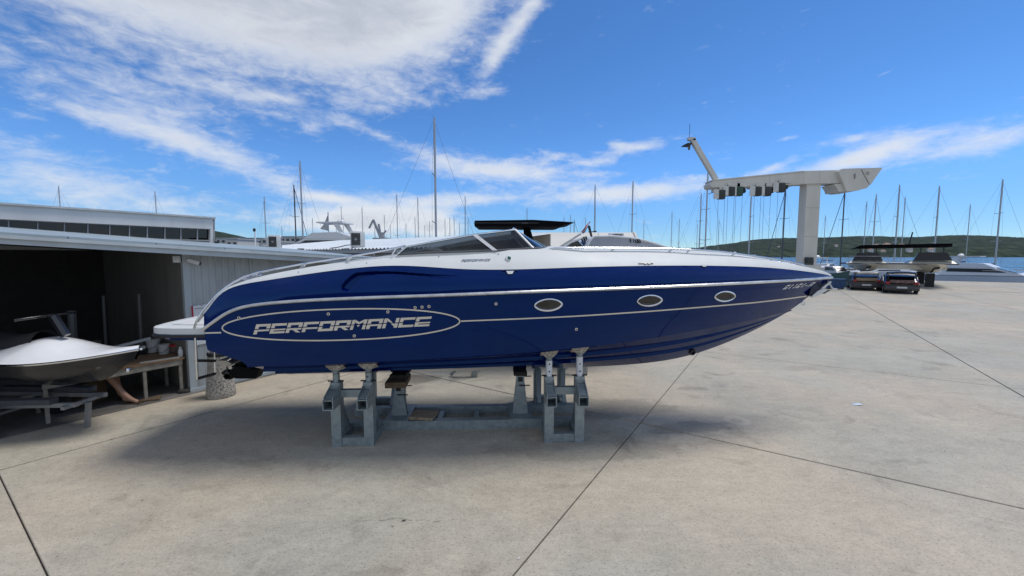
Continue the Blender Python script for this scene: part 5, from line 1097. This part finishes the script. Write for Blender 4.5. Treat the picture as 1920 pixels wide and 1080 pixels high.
# ------------------------------------------------------------------ motor yachts, derrick, sail, harbour buildings
def motor_yacht(loc, L, rz, label, hullm=None, name='motor_yacht', fly=True, scale=1.0):
    e = empty(name, loc, rz, label, 'motor yacht'); M = WM[e.name] @ Matrix.Scale(scale, 4); hullm = hullm or yw
    B = L * .155
    def sec(x): t = (x + L / 2) / L; return B * (1 - max(0, (t - .5) / .5) ** 2.3)
    xs_ = us(18, -L / 2, L / 2); T = [(x, -sec(x), 1.3 + .5 * max(0, x / L * 2) ** 2) for x in xs_]; C_ = [(x * .96, -sec(x) * .82, .2 + .5 * max(0, x / L * 2) ** 3) for x in xs_]; K = [(x * .92, 0, -.5) for x in xs_]
    mk = lambda r, s=1: [M @ Vector((p[0], p[1] * s, p[2])) for p in r]
    h = MB().grid([mk(K), mk(C_), mk(T)]); h.grid([mk(K, -1), mk(C_, -1), mk(T, -1)]); h.add([mk(T)[0], mk(C_)[0], mk(K)[0], mk(C_, -1)[0], mk(T, -1)[0]], ((0, 1, 2, 3, 4),)); h.build('hull', hullm, e, True)
    MB().grid([mk(T), mk(T, -1)]).build('deck', yw, e, True)
    for sg in (1, -1): MB().tube(mk(T, sg), .05 * scale, 5).build('rub_strake', mat('strake_grey', (.35, .35, .35), .5), e, True)
    b = B * .78
    sp = [(-L * .30, 1.3), (-L * .27, 2.35), (L * .06, 2.35), (L * .24, 1.55), (L * .25, 1.45)]
    cab = MB().prism([M @ Vector((x, -b, z)) for x, z in sp], (M.to_3x3() @ Vector((0, 2 * b, 0)))).build('cabin', yw, e)
    for sg in (-1, 1): MB().prism([M @ Vector((x, sg * (b + .01), z)) for x, z in ((-L * .25, 1.75), (-L * .24, 2.2), (L * .05, 2.2), (L * .15, 1.75))], M.to_3x3() @ Vector((0, sg * .02, 0))).build('side_window', ywin, cab)
    MB().prism([M @ Vector(q) for q in ((L * .085, -b * .9, 2.27), (L * .21, -b * .9, 1.72), (L * .21, b * .9, 1.72), (L * .085, b * .9, 2.27))], M.to_3x3() @ Vector((.02, 0, .04))).build('windscreen', ywin, cab)
    if fly:
        f = MB().prism([M @ Vector((x, -b * .95, z)) for x, z in ((-L * .33, 2.36), (-L * .33, 2.46), (-L * .2, 2.9), (0, 2.85), (L * .07, 2.37))], M.to_3x3() @ Vector((0, 1.9 * b, 0))).build('flybridge', yw, e)
        MB().prism([M @ Vector((x, -b * .8, z)) for x, z in ((-L * .25, 2.9), (-L * .21, 2.9), (-L * .16, 3.7), (-L * .2, 3.7))], M.to_3x3() @ Vector((0, .12, 0))).build('radar_arch_leg', yw, f)
        MB().prism([M @ Vector((x, b * .8 - .12, z)) for x, z in ((-L * .25, 2.9), (-L * .21, 2.9), (-L * .16, 3.7), (-L * .2, 3.7))], M.to_3x3() @ Vector((0, .12, 0))).build('radar_arch_leg', yw, f)
        MB().prism([M @ Vector((x, -b * .85, 3.7)) for x in (-L * .24, -L * .03)] + [M @ Vector((x, b * .85, 3.7)) for x in (-L * .03, -L * .24)], (0, 0, .1 * scale)).build('hard_top', yw, f)
        MB().lathe([(.3, 0), (.32, .1), (.2, .25), (.05, .3)], (-L * .18, 0, 3.82), 12, M).build('radome', yw, f, True)
        MB().tube([M @ Vector((-L * .2, .3, 3.8)), M @ Vector((-L * .2, .3, 5.2))], .02, 5).build('aerial', rig, f)
    MB().tube([M @ Vector((x, -sec(x) * .93, 1.95 + .5 * max(0, x / L * 2) ** 2)) for x in us(8, 0, L / 2 - .2)] + [M @ Vector((x, sec(x) * .93, 1.95 + .5 * max(0, x / L * 2) ** 2)) for x in us(8, L / 2 - .2, 0)], .025, 5).build('bow_rail', alu, e, True)
    return e
my = at(606, 452, 44); my = at(600, 452, 36.5); myo = motor_yacht((my.x, 36.5, 1.65), 11, R(176), 'white motor yacht with radar arch beyond the low roof', fly=True, scale=1.0)
for q in (-3, 0, 3): MB().box((my.x + q, 36.5, .6), (.4, 1.6, 1.18)).build('keel_support', drk, myo)
ms = at(1575, 500, 39); 
motor_yacht((at(1577, 500, 52).x, 56, -1.3), 12, R(51), 'white flybridge yacht moored beyond the blue container', scale=.95)
motor_yacht((at(1416, 475, 52).x, 52, -1.3), 13, R(-10), 'white yacht seen over the foredeck, left of the crane column', scale=1.05)
motor_yacht((at(1470, 490, 60).x, 60, -1.3), 11, R(20), 'white cruiser far behind the bow, just left of the crane base', fly=False)
motor_yacht((at(1549, 500, 80).x, 80, -1.3), 9, R(40), 'small dark-windowed cruiser just right of the crane base', fly=False)
motor_yacht((at(1850, 500, 52).x, 52, -1.3), 13, R(-60), 'white flybridge yacht at the far right of the quay')
motor_yacht((at(470, 452, 62).x, 62, -1.0), 10, R(15), 'distant white cruiser left of the smaller air conditioner', fly=False, scale=1.15)
sx_ = at(612, 440, 60); sl_ = empty('dinghy_sail', (sx_.x, 60, -1.3), 0, 'small grey triangular sail on a short mast beyond the white yacht', 'sail')
MB().tube([Vector((at(616, 440, 60).x, 60, -1.3)), at(615, 398, 60)], .07, 6).build('mast', alu, sl_, True)
MB().grid([[at(600 + 14.5 * t, 429 - 27 * t + 4 * math.sin(3 * t), 60 + .15 * math.sin(4 * t)) for t in us(8, 0, 1)], [at(615.5, 433 - 34 * t, 60) for t in us(8, 0, 1)]]).build('sailcloth', mat('grey_sailcloth', (.45, .45, .43), .8, var=.15, vs=2), sl_, True)
MB().bbox((sx_.x, 60, -.6), (4.5, 1.6, 1.4), .3).build('hull', yw, sl_, True)
dk_ = mat('derrick_grey', (.36, .37, .37), .5); dx_ = at(710, 447, 70); der = empty('harbour_derrick', (dx_.x, 70, -1.0), 0, 'grey harbour derrick with folded jib right of the larger air conditioner', 'crane')
for a_, b_, w in (((716, 452), (700, 412), .35), ((700, 412), (692, 428), .25), ((716, 452), (710, 420), .3), ((714, 445), (724, 432), .25), ((720, 452), (716, 436), .4)): MB().bar(at(*a_, 70), at(*b_, 70), w).build('jib_section', dk_, der)
MB().box(at(717, 460, 70), (2.6, 2, 2.5)).build('machine_house', dk_, der); q = at(717, 462, 70); MB().box((q.x, 70, (q.z - 1.5) / 2 - .6), (1.4, 1.4, q.z + .4)).build('tower', dk_, der)
def block(x0, x1, yt, Yd, label, m, z0=-1.2, dep=8, win=0):
    a_, b_ = at(x0, yt, Yd), at(x1, yt, Yd); e = empty('harbour_building', ((a_.x + b_.x) / 2, Yd, z0), 0, label, 'building', 'far harbour buildings')
    MB().prism([(a_.x, Yd, z0), (b_.x, Yd, z0), (b_.x, Yd, a_.z), (a_.x, Yd, a_.z)], (0, dep, 0)).build('wall', m, e)
    MB().prism([(a_.x - .2, Yd - .2, a_.z + .002), (b_.x + .2, Yd - .2, a_.z + .002), (b_.x + .2, Yd - .2, a_.z + .25), (a_.x - .2, Yd - .2, a_.z + .25)], (0, dep + .4, 0)).build('roof_edge', mat('roof_edge_grey', (.4, .4, .39), .7), e)
    for k in range(win): MB().box((a_.x + (b_.x - a_.x) * (k + .5) / win, Yd - .01, a_.z - 1.1), ((b_.x - a_.x) / win * .55, .06, .9)).build('window', ywin, e)
bm_ = mat('harbour_wall', (.5, .48, .44), .8, var=.1, vs=.5)
block(404, 500, 447, 150, 'long pale harbour building beside the office storey', bm_, win=10); block(424, 445, 449, 95, 'small square pale hut in front of the long harbour building', mat('hut_cream', (.58, .54, .48), .8), win=2); block(525, 660, 444, 150, 'long grey harbour building behind the white yacht and dark mast', bm_, win=14)
block(60, 250, 452, 150, 'harbour building hidden behind the office storey', bm_, win=8)

# ------------------------------------------------------------------ right: catamaran on the hard, cars, blue container, green boat
cy_ = 32.5; wc = 6.6; x0 = at(1688, 500, cy_).x - wc / 2; ct = empty('catamaran', (x0 + wc / 2, cy_, 0), 0, 'white catamaran with black hardtop standing ashore at the right', 'catamaran')
cream = mat('catamaran_gelcoat', (.62, .59, .50), .35, var=.08, vs=1.2, dirt=.4, dcol=(.40, .33, .22)); zb, zdk = 1.1, at(1620, 495, cy_).z
def bow_hull(cx, half):
    rows = []
    ys = us(14, 0, 10.0)
    for v in us(8, 0, 1):
        row = []
        for y in ys:
            w = half * min(1, (y / 4.2)) ** .6; f = math.sin(v * math.pi / 2) ** .8
            z = zb + (zdk - zb) * v + .55 * (1 - v) * max(0, 1 - y / 3.0) ** 2
            row.append((w * (.12 + .88 * f), cy_ - 1.4 * v * max(0, 1 - y / 3.5) + y, z))
        rows.append(row)
    mb = MB()
    for sg in (-1, 1): mb.grid([[Vector((cx + sg * p[0], p[1], p[2])) for p in r] for r in rows])
    h_ = mb.build('hull', cream, ct, True); 
    MB().grid([[Vector((cx - p[0], p[1], p[2])) for p in rows[-1]], [Vector((cx + p[0], p[1], p[2])) for p in rows[-1]]]).build('hull_deck', cream, h_)
    MB().prism([(cx - .25, cy_ - .55, 1.45), (cx + .15, cy_ - .62, 1.5), (cx + .22, cy_ - .5, 1.7), (cx - .1, cy_ - .5, 1.65)], (0, .1, 0)).build('anchor_roller', drk, h_)
    for y in (cy_ + 2, cy_ + 7): MB().box((cx, y, zb / 2), (.5, .5, zb - .01)).build('keel_stand', dark_steel, ct)
for cx in (x0 + 1.35, x0 + wc - 1.35): bow_hull(cx, 1.35)
MB().box((x0 + wc / 2, cy_ + 5.6, zdk - .2), (wc - 1.0, 8.4, .5)).build('bridge_deck', cream, ct)
MB().box((x0 + wc / 2, cy_ - .1, zdk + .012), (wc * .96, .25, .09)).build('rub_band', mat('band_dark', (.09, .09, .08), .5), ct)
for k, (a_, b_) in enumerate(((x0 + .35, x0 + 2.3), (x0 + wc - 2.5, x0 + wc - .3))):
    MB().prism([(a_ - .25, cy_ + 1.0, zdk + .05), (b_ + .25, cy_ + 1.0, zdk + .05), (b_ + .05, cy_ + 1.3, zdk + .26), (a_ - .05, cy_ + 1.3, zdk + .26)], (0, 3.0, 0)).build('coachroof', cream, ct)
    MB().prism([(a_, cy_ + .98, zdk + .27), (b_, cy_ + .98, zdk + .27), (b_ - .3, cy_ + 1.25, zdk + .92), (a_ + .3, cy_ + 1.25, zdk + .92)], (0, .3, 0)).build('windscreen', blackg, ct)
    for xx in (a_ + .5, b_ - .4): MB().bar((xx, cy_ + 2.0, zdk + .4), (xx, cy_ + 2.0, zdk + 1.35), .08).build('hardtop_strut', blackg, ct)
MB().prism([(x0 + .6, cy_ + 1.6, zdk + 1.30), (x0 + wc - .3, cy_ + 1.6, zdk + 1.36), (x0 + wc - .3, cy_ + 1.6, zdk + 1.62), (x0 + .9, cy_ + 1.6, zdk + 1.58), (x0 + .2, cy_ + 1.6, zdk + 1.25)], (0, 4.2, 0)).build('hardtop', blackm, ct)
MB().tube([(x0 + 3.9, cy_ + 2, zdk + 1.6), (x0 + 4.05, cy_ + 2, zdk + 2.6)], .05, 6).build('horn_mast', blackg, ct, True)
pn = [(x0 + .1, cy_ + .3, zdk + .02), (x0 + .1, cy_ + .3, zdk + .62), (x0 + 2.5, cy_ - .9, zdk + .62), (x0 + 2.5, cy_ - .9, zdk + .02)]
MB().tube(pn, .02, 5).build('bow_rail', alu, ct, True)
ct.rotation_euler = (0, 0, R(-39))
# two dark cars with their tailgates up
glass_c = mat('car_glass', (.015, .016, .018), .08); tyre = mat('tyre_rubber', (.015, .015, .016), .85); tail = mat('tail_lamp', (.30, .01, .015), .25)
def car(px, py, w, h, label, body, lidm, inner, rz):
    g = ground(px, py); e = empty('parked_car', g, rz, label, 'car', 'cars parked before the catamaran'); M = WM[e.name]; L = 3.9
    prof = [(-.0, .22), (-.02, .62), (.12, .74), (.5, .78), (.95, h * .93), (1.5, h), (2.2, h * .98), (2.85, h * .7), (3.7, h * .58), (3.9, .4), (3.85, .2)]
    rows = []
    for u, kx in ((-1, .96), (-.96, 1.0), (-.8, 1.01), (0, 1.02), (.8, 1.01), (.96, 1.0), (1, .96)):
        rows.append([M @ Vector((u * w / 2 * (1 if z < .8 else 1 - .28 * (z - .8)), y, .2 + (z - .2) * (kx if abs(u) < 1 else .97))) for y, z in prof])
    mb = MB().grid(rows)
    mb.add(rows[0], (tuple(range(len(prof))),)); mb.add(rows[-1], (tuple(range(len(prof)))[::-1],)); b_ = mb.build('body', body, e, True, ang=30)
    for sg in (-1, 1):
        for y in (.75, 3.15):
            c = M @ Vector((sg * (w / 2 - .08), y, .3)); Mw = Matrix.Translation(c) @ WM[e.name].to_3x3().to_4x4() @ Matrix.Rotation(R(90), 4, 'Y')
            wl = MB().lathe([(.2, -.1), (.3, -.09), (.31, 0), (.3, .09), (.2, .1)], (0, 0, 0), 18, Mw).build('wheel', tyre, e, True)
            MB().lathe([(.19, -.105), (.19, .105)], (0, 0, 0), 14, Mw).build('rim', mat('alloy', (.4, .4, .41), .3, metal=.8), wl)
        MB().bbox((sg * (w / 2 - .16), -.01, .72), (.22, .06, .16), .02, M=M).build('tail_light', tail, e)
        MB().prism([M @ Vector((sg * w * .5, y, z)) for y, z in ((.9, .82), (1.3, h * .9), (2.2, h * .9), (2.8, .82))], M.to_3x3() @ Vector((sg * .012, 0, 0))).build('side_window', glass_c, e)
    MB().bbox((0, -.03, .40), (w * .96, .14, .24), .05, M=M).build('bumper', mat('bumper_grey', (.05, .05, .055), .5), e, True)
    MB().box((0, -.104, .42), (.5, .012, .11), M=M).build('number_plate', ctl, e)
    MB().bbox((0, .18, .80), (w * .72, .3, .22), .06, M=M).build('load', inner, e, True)
    ld = []
    for k in range(9):
        t = -1 + k / 4; ld.append([M @ Vector((t * w * .44 * q, y, h + dz - .05 * t * t)) for q, y, dz in ((1, 1.0, .02), (1.0, .5, .14), (.85, .0, .17), (.75, -.12, .13))])
    mb = MB().grid(ld); lo = MB().grid(ld); 
    for v in lo.v: v.z += .10
    mb.add(lo.v, lo.f); k4 = 4
    for i in range(8): mb.quad(ld[i][3], ld[i + 1][3], ld[i + 1][3] + Vector((0, 0, .10)), ld[i][3] + Vector((0, 0, .10)))
    mb.build('tailgate', lidm, e, True)
    for sg in (-1, 1): MB().tube([M @ Vector((sg * w * .4, .25, .85)), M @ Vector((sg * w * .38, .35, h + .12))], .02, 5).build('gas_strut', drk, e)
dcar = mat('car_dark_plum', (.02, .014, .018), .2, coat=.5); bcar = mat('car_black', (.008, .008, .010), .2, coat=.5)
car(1624, 545, 1.62, 1.12, 'dark plum car with pale raised tailgate and tan load', dcar, mat('tailgate_cream', (.55, .52, .45), .4), mat('tan_load', (.30, .22, .13), .8), R(-35))
car(1690, 551, 1.70, 1.22, 'black car with black raised tailgate nearest the right', bcar, bcar, mat('mixed_load', (.16, .10, .09), .8, var=.6, vs=12), R(-38))
g = ground(1565, 541.5); bx = empty('blue_container', g, -.5, 'blue lidded container on the quay beyond the bow', 'container'); M = WM[bx.name]; blu = mat('container_blue', (.02, .06, .16), .5, var=.25, vs=4)
MB().add([M @ Vector(q) for q in ((-.5, -.35, .05), (.5, -.35, .05), (.5, .35, .05), (-.5, .35, .05), (-.58, -.42, .68), (.58, -.42, .68), (.58, .42, .68), (-.58, .42, .68))], ((3, 2, 1, 0), (4, 5, 6, 7), (0, 1, 5, 4), (1, 2, 6, 5), (2, 3, 7, 6), (3, 0, 4, 7))).build('tub', blu, bx)
MB().bbox((0, 0, .73), (1.22, .9, .09), .03, M=M).build('lid', blu, bx, True)
for q in (-.36, 0, .36): MB().bbox((q, -.40, .38), (.07, .06, .5), .02, M=M).build('rib', blu, bx)
for q in (-.42, .42): MB().bbox((q, 0, .03), (.12, .6, .06), .01, M=M).build('foot', drk, bx)
gx_ = at(1584, 524, 36); grb = motor_yacht((gx_.x, 37.0, .1), 6, R(-100), 'small white boat with a green hull ashore behind the blue container', mat('green_hull', (.10, .16, .12), .5), 'green_boat', False, .62); grb['category'] = 'boat'

# ------------------------------------------------------------------ watercraft on its trolley and the person behind it, at the left
PY = 5.75
tip = at(262, 655, PY); wcx = tip.x
pw = empty('jet_ski', (wcx - 1.5, PY, 0), 0, 'white and black jet ski, bow pointing right before the workbench', 'jet ski')
def jw(t): return .50 * (1 - max(0, 1 - t / .45) ** 2.4) + .02
rail, mid_, kl = [], [], []
zt_, zb_ = tip.z, at(240, 707, PY).z
for t in us(30, 0, 1):
    x = wcx - 3.0 * t
    rail.append((x, jw(t), zt_ - .10 * math.sin(math.pi * min(1, t * 1.2)) ))
    mid_.append((x - .02 - .06 * max(0, 1 - t / .2), jw(t) * .93, zt_ - .16 - .08 * math.sin(math.pi * min(1, t * 1.2))))
    kl.append((x - .17 * max(0, 1 - t / .25) ** .6, 0, zb_ + (zt_ - zb_) * .55 * max(0, 1 - t / .16) ** 1.5 - .12 * min(1, t / .4)))
vv = lambda r, s=-1: [Vector((p[0], PY + s * p[1], p[2])) for p in r]
ch_ = [(k[0] + .02, m_[1] * .8, k[2] + .16) for k, m_ in zip(kl, mid_)]
jwhite = mat('jetski_white', (.78, .79, .80), .2, coat=.4, var=.02); jblack = mat('jetski_black', (.012, .013, .016), .2, coat=.4)
for s in (-1, 1):
    MB().grid([vv(kl, s), vv(ch_, s)]).build('hull_bottom', jblack, pw, True); MB().grid([vv(ch_, s), vv(mid_, s), vv(rail, s)]).build('side_panel', jblack, pw, True)
    MB().tube(vv(rail, s), .018, 6).build('trim', chrome, pw, True); 
dkr = [[Vector((p[0], PY + s * p[1], p[2] + (1 - abs(s) ** 2) * (.06 + .22 * math.exp(-((i / 30 - .42) / .16) ** 2)))) for i, p in enumerate(rail)] for s in us(8, -1, 1)]
MB().grid(dkr).build('top_deck', jwhite, pw, True)
st_ = MB().grid([[Vector((wcx - 1.35 - 1.5 * t, PY + .19 * math.sin(a), zt_ + .02 + (.26 - .06 * math.sin(t * 6)) * max(0, math.cos(a * .9)))) for a in us(10, -1.6, 1.6)] for t in us(12, 0, 1)]).build('seat', mat('jetski_seat', (.02, .02, .022), .6), pw, True)
hb_ = MB().tube([(wcx - 1.05, PY, zt_ + .2), (wcx - 1.2, PY, zt_ + .48)], .06, 8).build('steering_column', jblack, pw, True)
MB().tube([(wcx - 1.3, PY - .38, zt_ + .48), (wcx - 1.18, PY - .2, zt_ + .5), (wcx - 1.18, PY + .2, zt_ + .5), (wcx - 1.3, PY + .38, zt_ + .48)], .018, 8).build('handlebar', jblack, hb_, True)
hl = at(241, 694, PY - .42); MB().lathe([(.03, 0), (.028, .02), (.01, .03)], (0, 0, 0), 12, Matrix.Translation(hl) @ Matrix.Rotation(R(90), 4, 'X')).build('through_hull_fitting', chrome, pw, True)
tr = empty('trolley', (wcx - 1.6, PY, 0), 0, 'low grey launching trolley carrying the jet ski', 'trolley'); trm = mat('trolley_steel', (.25, .26, .27), .5, metal=.5)
for s in (-1, 1):
    MB().bar((wcx - 2.6, PY + .3 * s, .42), (wcx - .75, PY + .2 * s, .42), .06).build('side_rail', trm, tr)
    MB().bar((wcx - 2.4, PY + .33 * s, .49), (wcx - 1.0, PY + .26 * s, .49), .12, .07).build('bunk', mat('bunk_carpet', (.06, .06, .07), .95), tr)
    w_ = MB().lathe([(.13, -.06), (.25, -.055), (.27, 0), (.25, .055), (.13, .06)], (0, 0, 0), 22, Matrix.Translation((wcx - 1.9, PY + .52 * s, .27)) @ Matrix.Rotation(R(90), 4, 'X')).build('wheel', tyre, tr, True)
    MB().lathe([(.12, -.062), (.12, .062)], (0, 0, 0), 16, Matrix.Translation((wcx - 1.9, PY + .52 * s, .27)) @ Matrix.Rotation(R(90), 4, 'X')).build('rim', ctl, w_)
for x in (-2.5, -1.9, -.85): MB().bar((wcx + x, PY - .3, .40), (wcx + x, PY + .3, .40), .05).build('cross_bar', trm, tr)
MB().tube([(wcx - 1.9, PY - .52, .27), (wcx - 1.9, PY + .52, .27)], .025, 8).build('axle', trm, tr, True)
MB().bar((wcx - .8, PY, .38), (wcx - .85, PY, .005), .05).build('prop_leg', trm, tr)
# person
FT = ground(245, 757); Yp = FT.y + .05
def skin_body(name, verts, edges, radii, m, parent, sub=2):
    me = bpy.data.meshes.new(name); me.from_pydata([tuple(v) for v in verts], edges, []); o = bpy.data.objects.new(name, me); col.objects.link(o)
    o.modifiers.new('s', 'SKIN'); 
    for i, r in enumerate(radii):
        d = me.skin_vertices[0].data[i]; d.radius = r if isinstance(r, tuple) else (r, r); d.use_root = (i == 0); d.use_loose = False
    sm = o.modifiers.new('d', 'SUBSURF'); sm.levels = sm.render_levels = sub
    dg = bpy.context.evaluated_depsgraph_get(); dg.update(); m2 = bpy.data.meshes.new_from_object(o.evaluated_get(dg)); bpy.data.objects.remove(o)
    m2.name = name; inv = WM[parent.name].inverted(); m2.transform(inv)
    for p in m2.polygons: p.use_smooth = True
    m2.materials.clear(); m2.materials.append(m); ob = bpy.data.objects.new(name, m2); col.objects.link(ob); ob.parent = parent; WM[ob.name] = WM[parent.name]; return ob
per = empty('person', (FT.x - .42, Yp, 0), 0, 'person in grey shirt and dark shorts sitting behind the jet ski', 'person')
hx, hy = FT.x - .42, Yp
def q3(x, y, z): return (hx + x, hy + y, z)
skin_c = mat('skin', (.42, .24, .16), .55, var=.08)
J = dict(pelvis=q3(-.38, 0, .50), spine=q3(-.40, 0, .65), chest=q3(-.32, 0, .78), neck=q3(-.22, 0, .88), jaw=q3(-.16, 0, .91), head=q3(-.14, 0, .97), crown=q3(-.16, 0, 1.05),
 shL=q3(-.30, .17, .83), elL=q3(-.22, .23, .68), wrL=q3(.0, .14, .62), paL=q3(.06, .12, .60), shR=q3(-.30, -.17, .83), elR=q3(-.22, -.23, .68), wrR=q3(0, -.12, .62), paR=q3(.06, -.10, .60),
 hpL=q3(-.34, .10, .47), knL=q3(.02, .11, .50), anL=q3(.10, .11, .10), toL=q3(.27, .12, .035), hpR=q3(-.34, -.09, .47), knR=q3(.09, -.07, .50), anR=q3(.37, -.05, .10), heR=q3(.34, -.05, .05), toR=q3(.56, -.06, .035))
names = list(J); ix = {n_: i for i, n_ in enumerate(names)}
V_ = [J[n_] for n_ in names]; E_ = [('pelvis', 'spine'), ('spine', 'chest'), ('chest', 'neck'), ('neck', 'jaw'), ('jaw', 'head'), ('head', 'crown'), ('chest', 'shL'), ('shL', 'elL'), ('elL', 'wrL'), ('wrL', 'paL'), ('chest', 'shR'), ('shR', 'elR'), ('elR', 'wrR'), ('wrR', 'paR'), ('pelvis', 'hpL'), ('hpL', 'knL'), ('knL', 'anL'), ('anL', 'toL'), ('pelvis', 'hpR'), ('hpR', 'knR'), ('knR', 'anR'), ('anR', 'heR'), ('anR', 'toR')]
rad = dict(pelvis=.13, spine=.12, chest=.13, neck=.055, jaw=.075, head=.092, crown=.07, shL=.06, elL=.042, wrL=.028, paL=.035, shR=.06, elR=.042, wrR=.028, paR=.035, hpL=.09, knL=.058, anL=.037, toL=.03, hpR=.09, knR=.058, anR=.04, heR=.035, toR=.03)
Ed = [(ix[a], ix[b]) for a, b in E_]; Rd = [rad[n_] for n_ in names]
for nm, sg in (('paL', 1), ('paR', 1)):                        # fingers rooted in each palm
    base = Vector(J[nm]); d = (base - Vector(J['wr' + nm[-1]])).normalized(); sidev = Vector((0, 1, 0))
    for k, (of, ln) in enumerate(((-.028, .07), (-.010, .082), (.010, .078), (.027, .06))):
        i0 = len(V_); p1 = base + d * .03 + sidev * of; p2 = p1 + d * ln * .55; p3 = p2 + (d + Vector((-.2, 0, -.6))).normalized() * ln * .5
        V_ += [tuple(p1), tuple(p2), tuple(p3)]; Rd += [.011, .0095, .008]; Ed += [(ix[nm], i0), (i0, i0 + 1), (i0 + 1, i0 + 2)]
    i0 = len(V_); p1 = base + Vector((.0, .0, .02)) - d * .01 + Vector((.02, 0, .02)); V_ += [tuple(p1), tuple(p1 + d * .04 + Vector((.012, 0, .008)))]; Rd += [.013, .010]; Ed += [(ix[nm], i0), (i0, i0 + 1)]
body = skin_body('body', V_, Ed, Rd, skin_c, per)
hx0 = Vector(J['head'])
MB().prism([hx0 + Vector(v) for v in ((.085, -.012, -.01), (.118, 0, -.025), (.085, .012, -.01), (.088, 0, .03))], (0, 0, -.006)).build('nose', skin_c, per, True)
for s in (-1, 1):
    MB().lathe([(.011, 0), (.009, .006), (.001, .008)], (0, 0, 0), 10, Matrix.Translation(hx0 + Vector((.083, s * .033, .012))) @ Matrix.Rotation(R(90), 4, 'Y')).build('eye', mat('eye_dark', (.05, .04, .035), .2), per, True)
    MB().bbox(hx0 + Vector((-.005, s * .088, -.005)), (.04, .018, .06), .008).build('ear', skin_c, per, True)
MB().bbox(hx0 + Vector((.088, 0, -.052)), (.012, .045, .010), .004).build('mouth', mat('lips', (.3, .12, .1), .5), per, True)
hr_ = [[hx0 + Vector((-.012, 0, .012)) + Vector((math.cos(a) * math.cos(e_) * .105, math.sin(a) * math.cos(e_) * .099, math.sin(e_) * .108)) for a in us(20, 0, 2 * math.pi)] for e_ in us(8, .30, 1.57)]
for r_ in hr_[:3]:
    for v in r_:
        if v.x > hx0.x + .03: v.z += .03; v.x -= .012
MB().grid(hr_).grid([[hx0 + Vector((-.02 + math.cos(a) * .098, math.sin(a) * .096, z)) for a in us(12, math.pi * .62, math.pi * 1.38)] for z in us(4, -.07, .06)]).build('hair', mat('hair_brown', (.05, .032, .02), .8, var=.4, vs=60), per, True)
shirt = mat('shirt_grey', (.20, .21, .23), .9, var=.15, vs=12, bump=.3, bs=20); shorts = mat('shorts_navy', (.02, .025, .045), .9, var=.2, vs=12)
up_arm = lambda s: tuple(Vector(J['sh' + s]).lerp(Vector(J['el' + s]), .72))
skin_body('shirt', [q3(-.385, 0, .50), J['spine'], J['chest'], q3(-.24, 0, .86), J['shL'], up_arm('L'), J['shR'], up_arm('R')], [(0, 1), (1, 2), (2, 3), (2, 4), (4, 5), (2, 6), (6, 7)], [.155, .14, .148, .075, .078, .066, .078, .066], shirt, per)
thl = lambda s: tuple(Vector(J['hp' + s]).lerp(Vector(J['kn' + s]), .85))
skin_body('shorts', [q3(-.39, 0, .56), J['pelvis'], J['hpL'], thl('L'), J['hpR'], thl('R')], [(0, 1), (1, 2), (2, 3), (1, 4), (4, 5)], [.145, .15, .115, .095, .115, .095], shorts, per)
for s in ('L', 'R'):
    t_ = Vector(J['to' + s]); a_ = Vector(J['an' + s]); MB().bbox((a_.x + (t_.x - a_.x) * .5, a_.y, .014), (.28, .10, .022), .01).build('sandal', mat('sandal_brown', (.06, .035, .02), .7), per, True)

single(MB().bbox((hx - .40, hy, .18), (.36, .42, .36), .01).bbox((hx - .40, hy, .365), (.38, .44, .02), .004), 'crate', timber, 'wooden crate the person behind the jet ski sits on', 'crate')
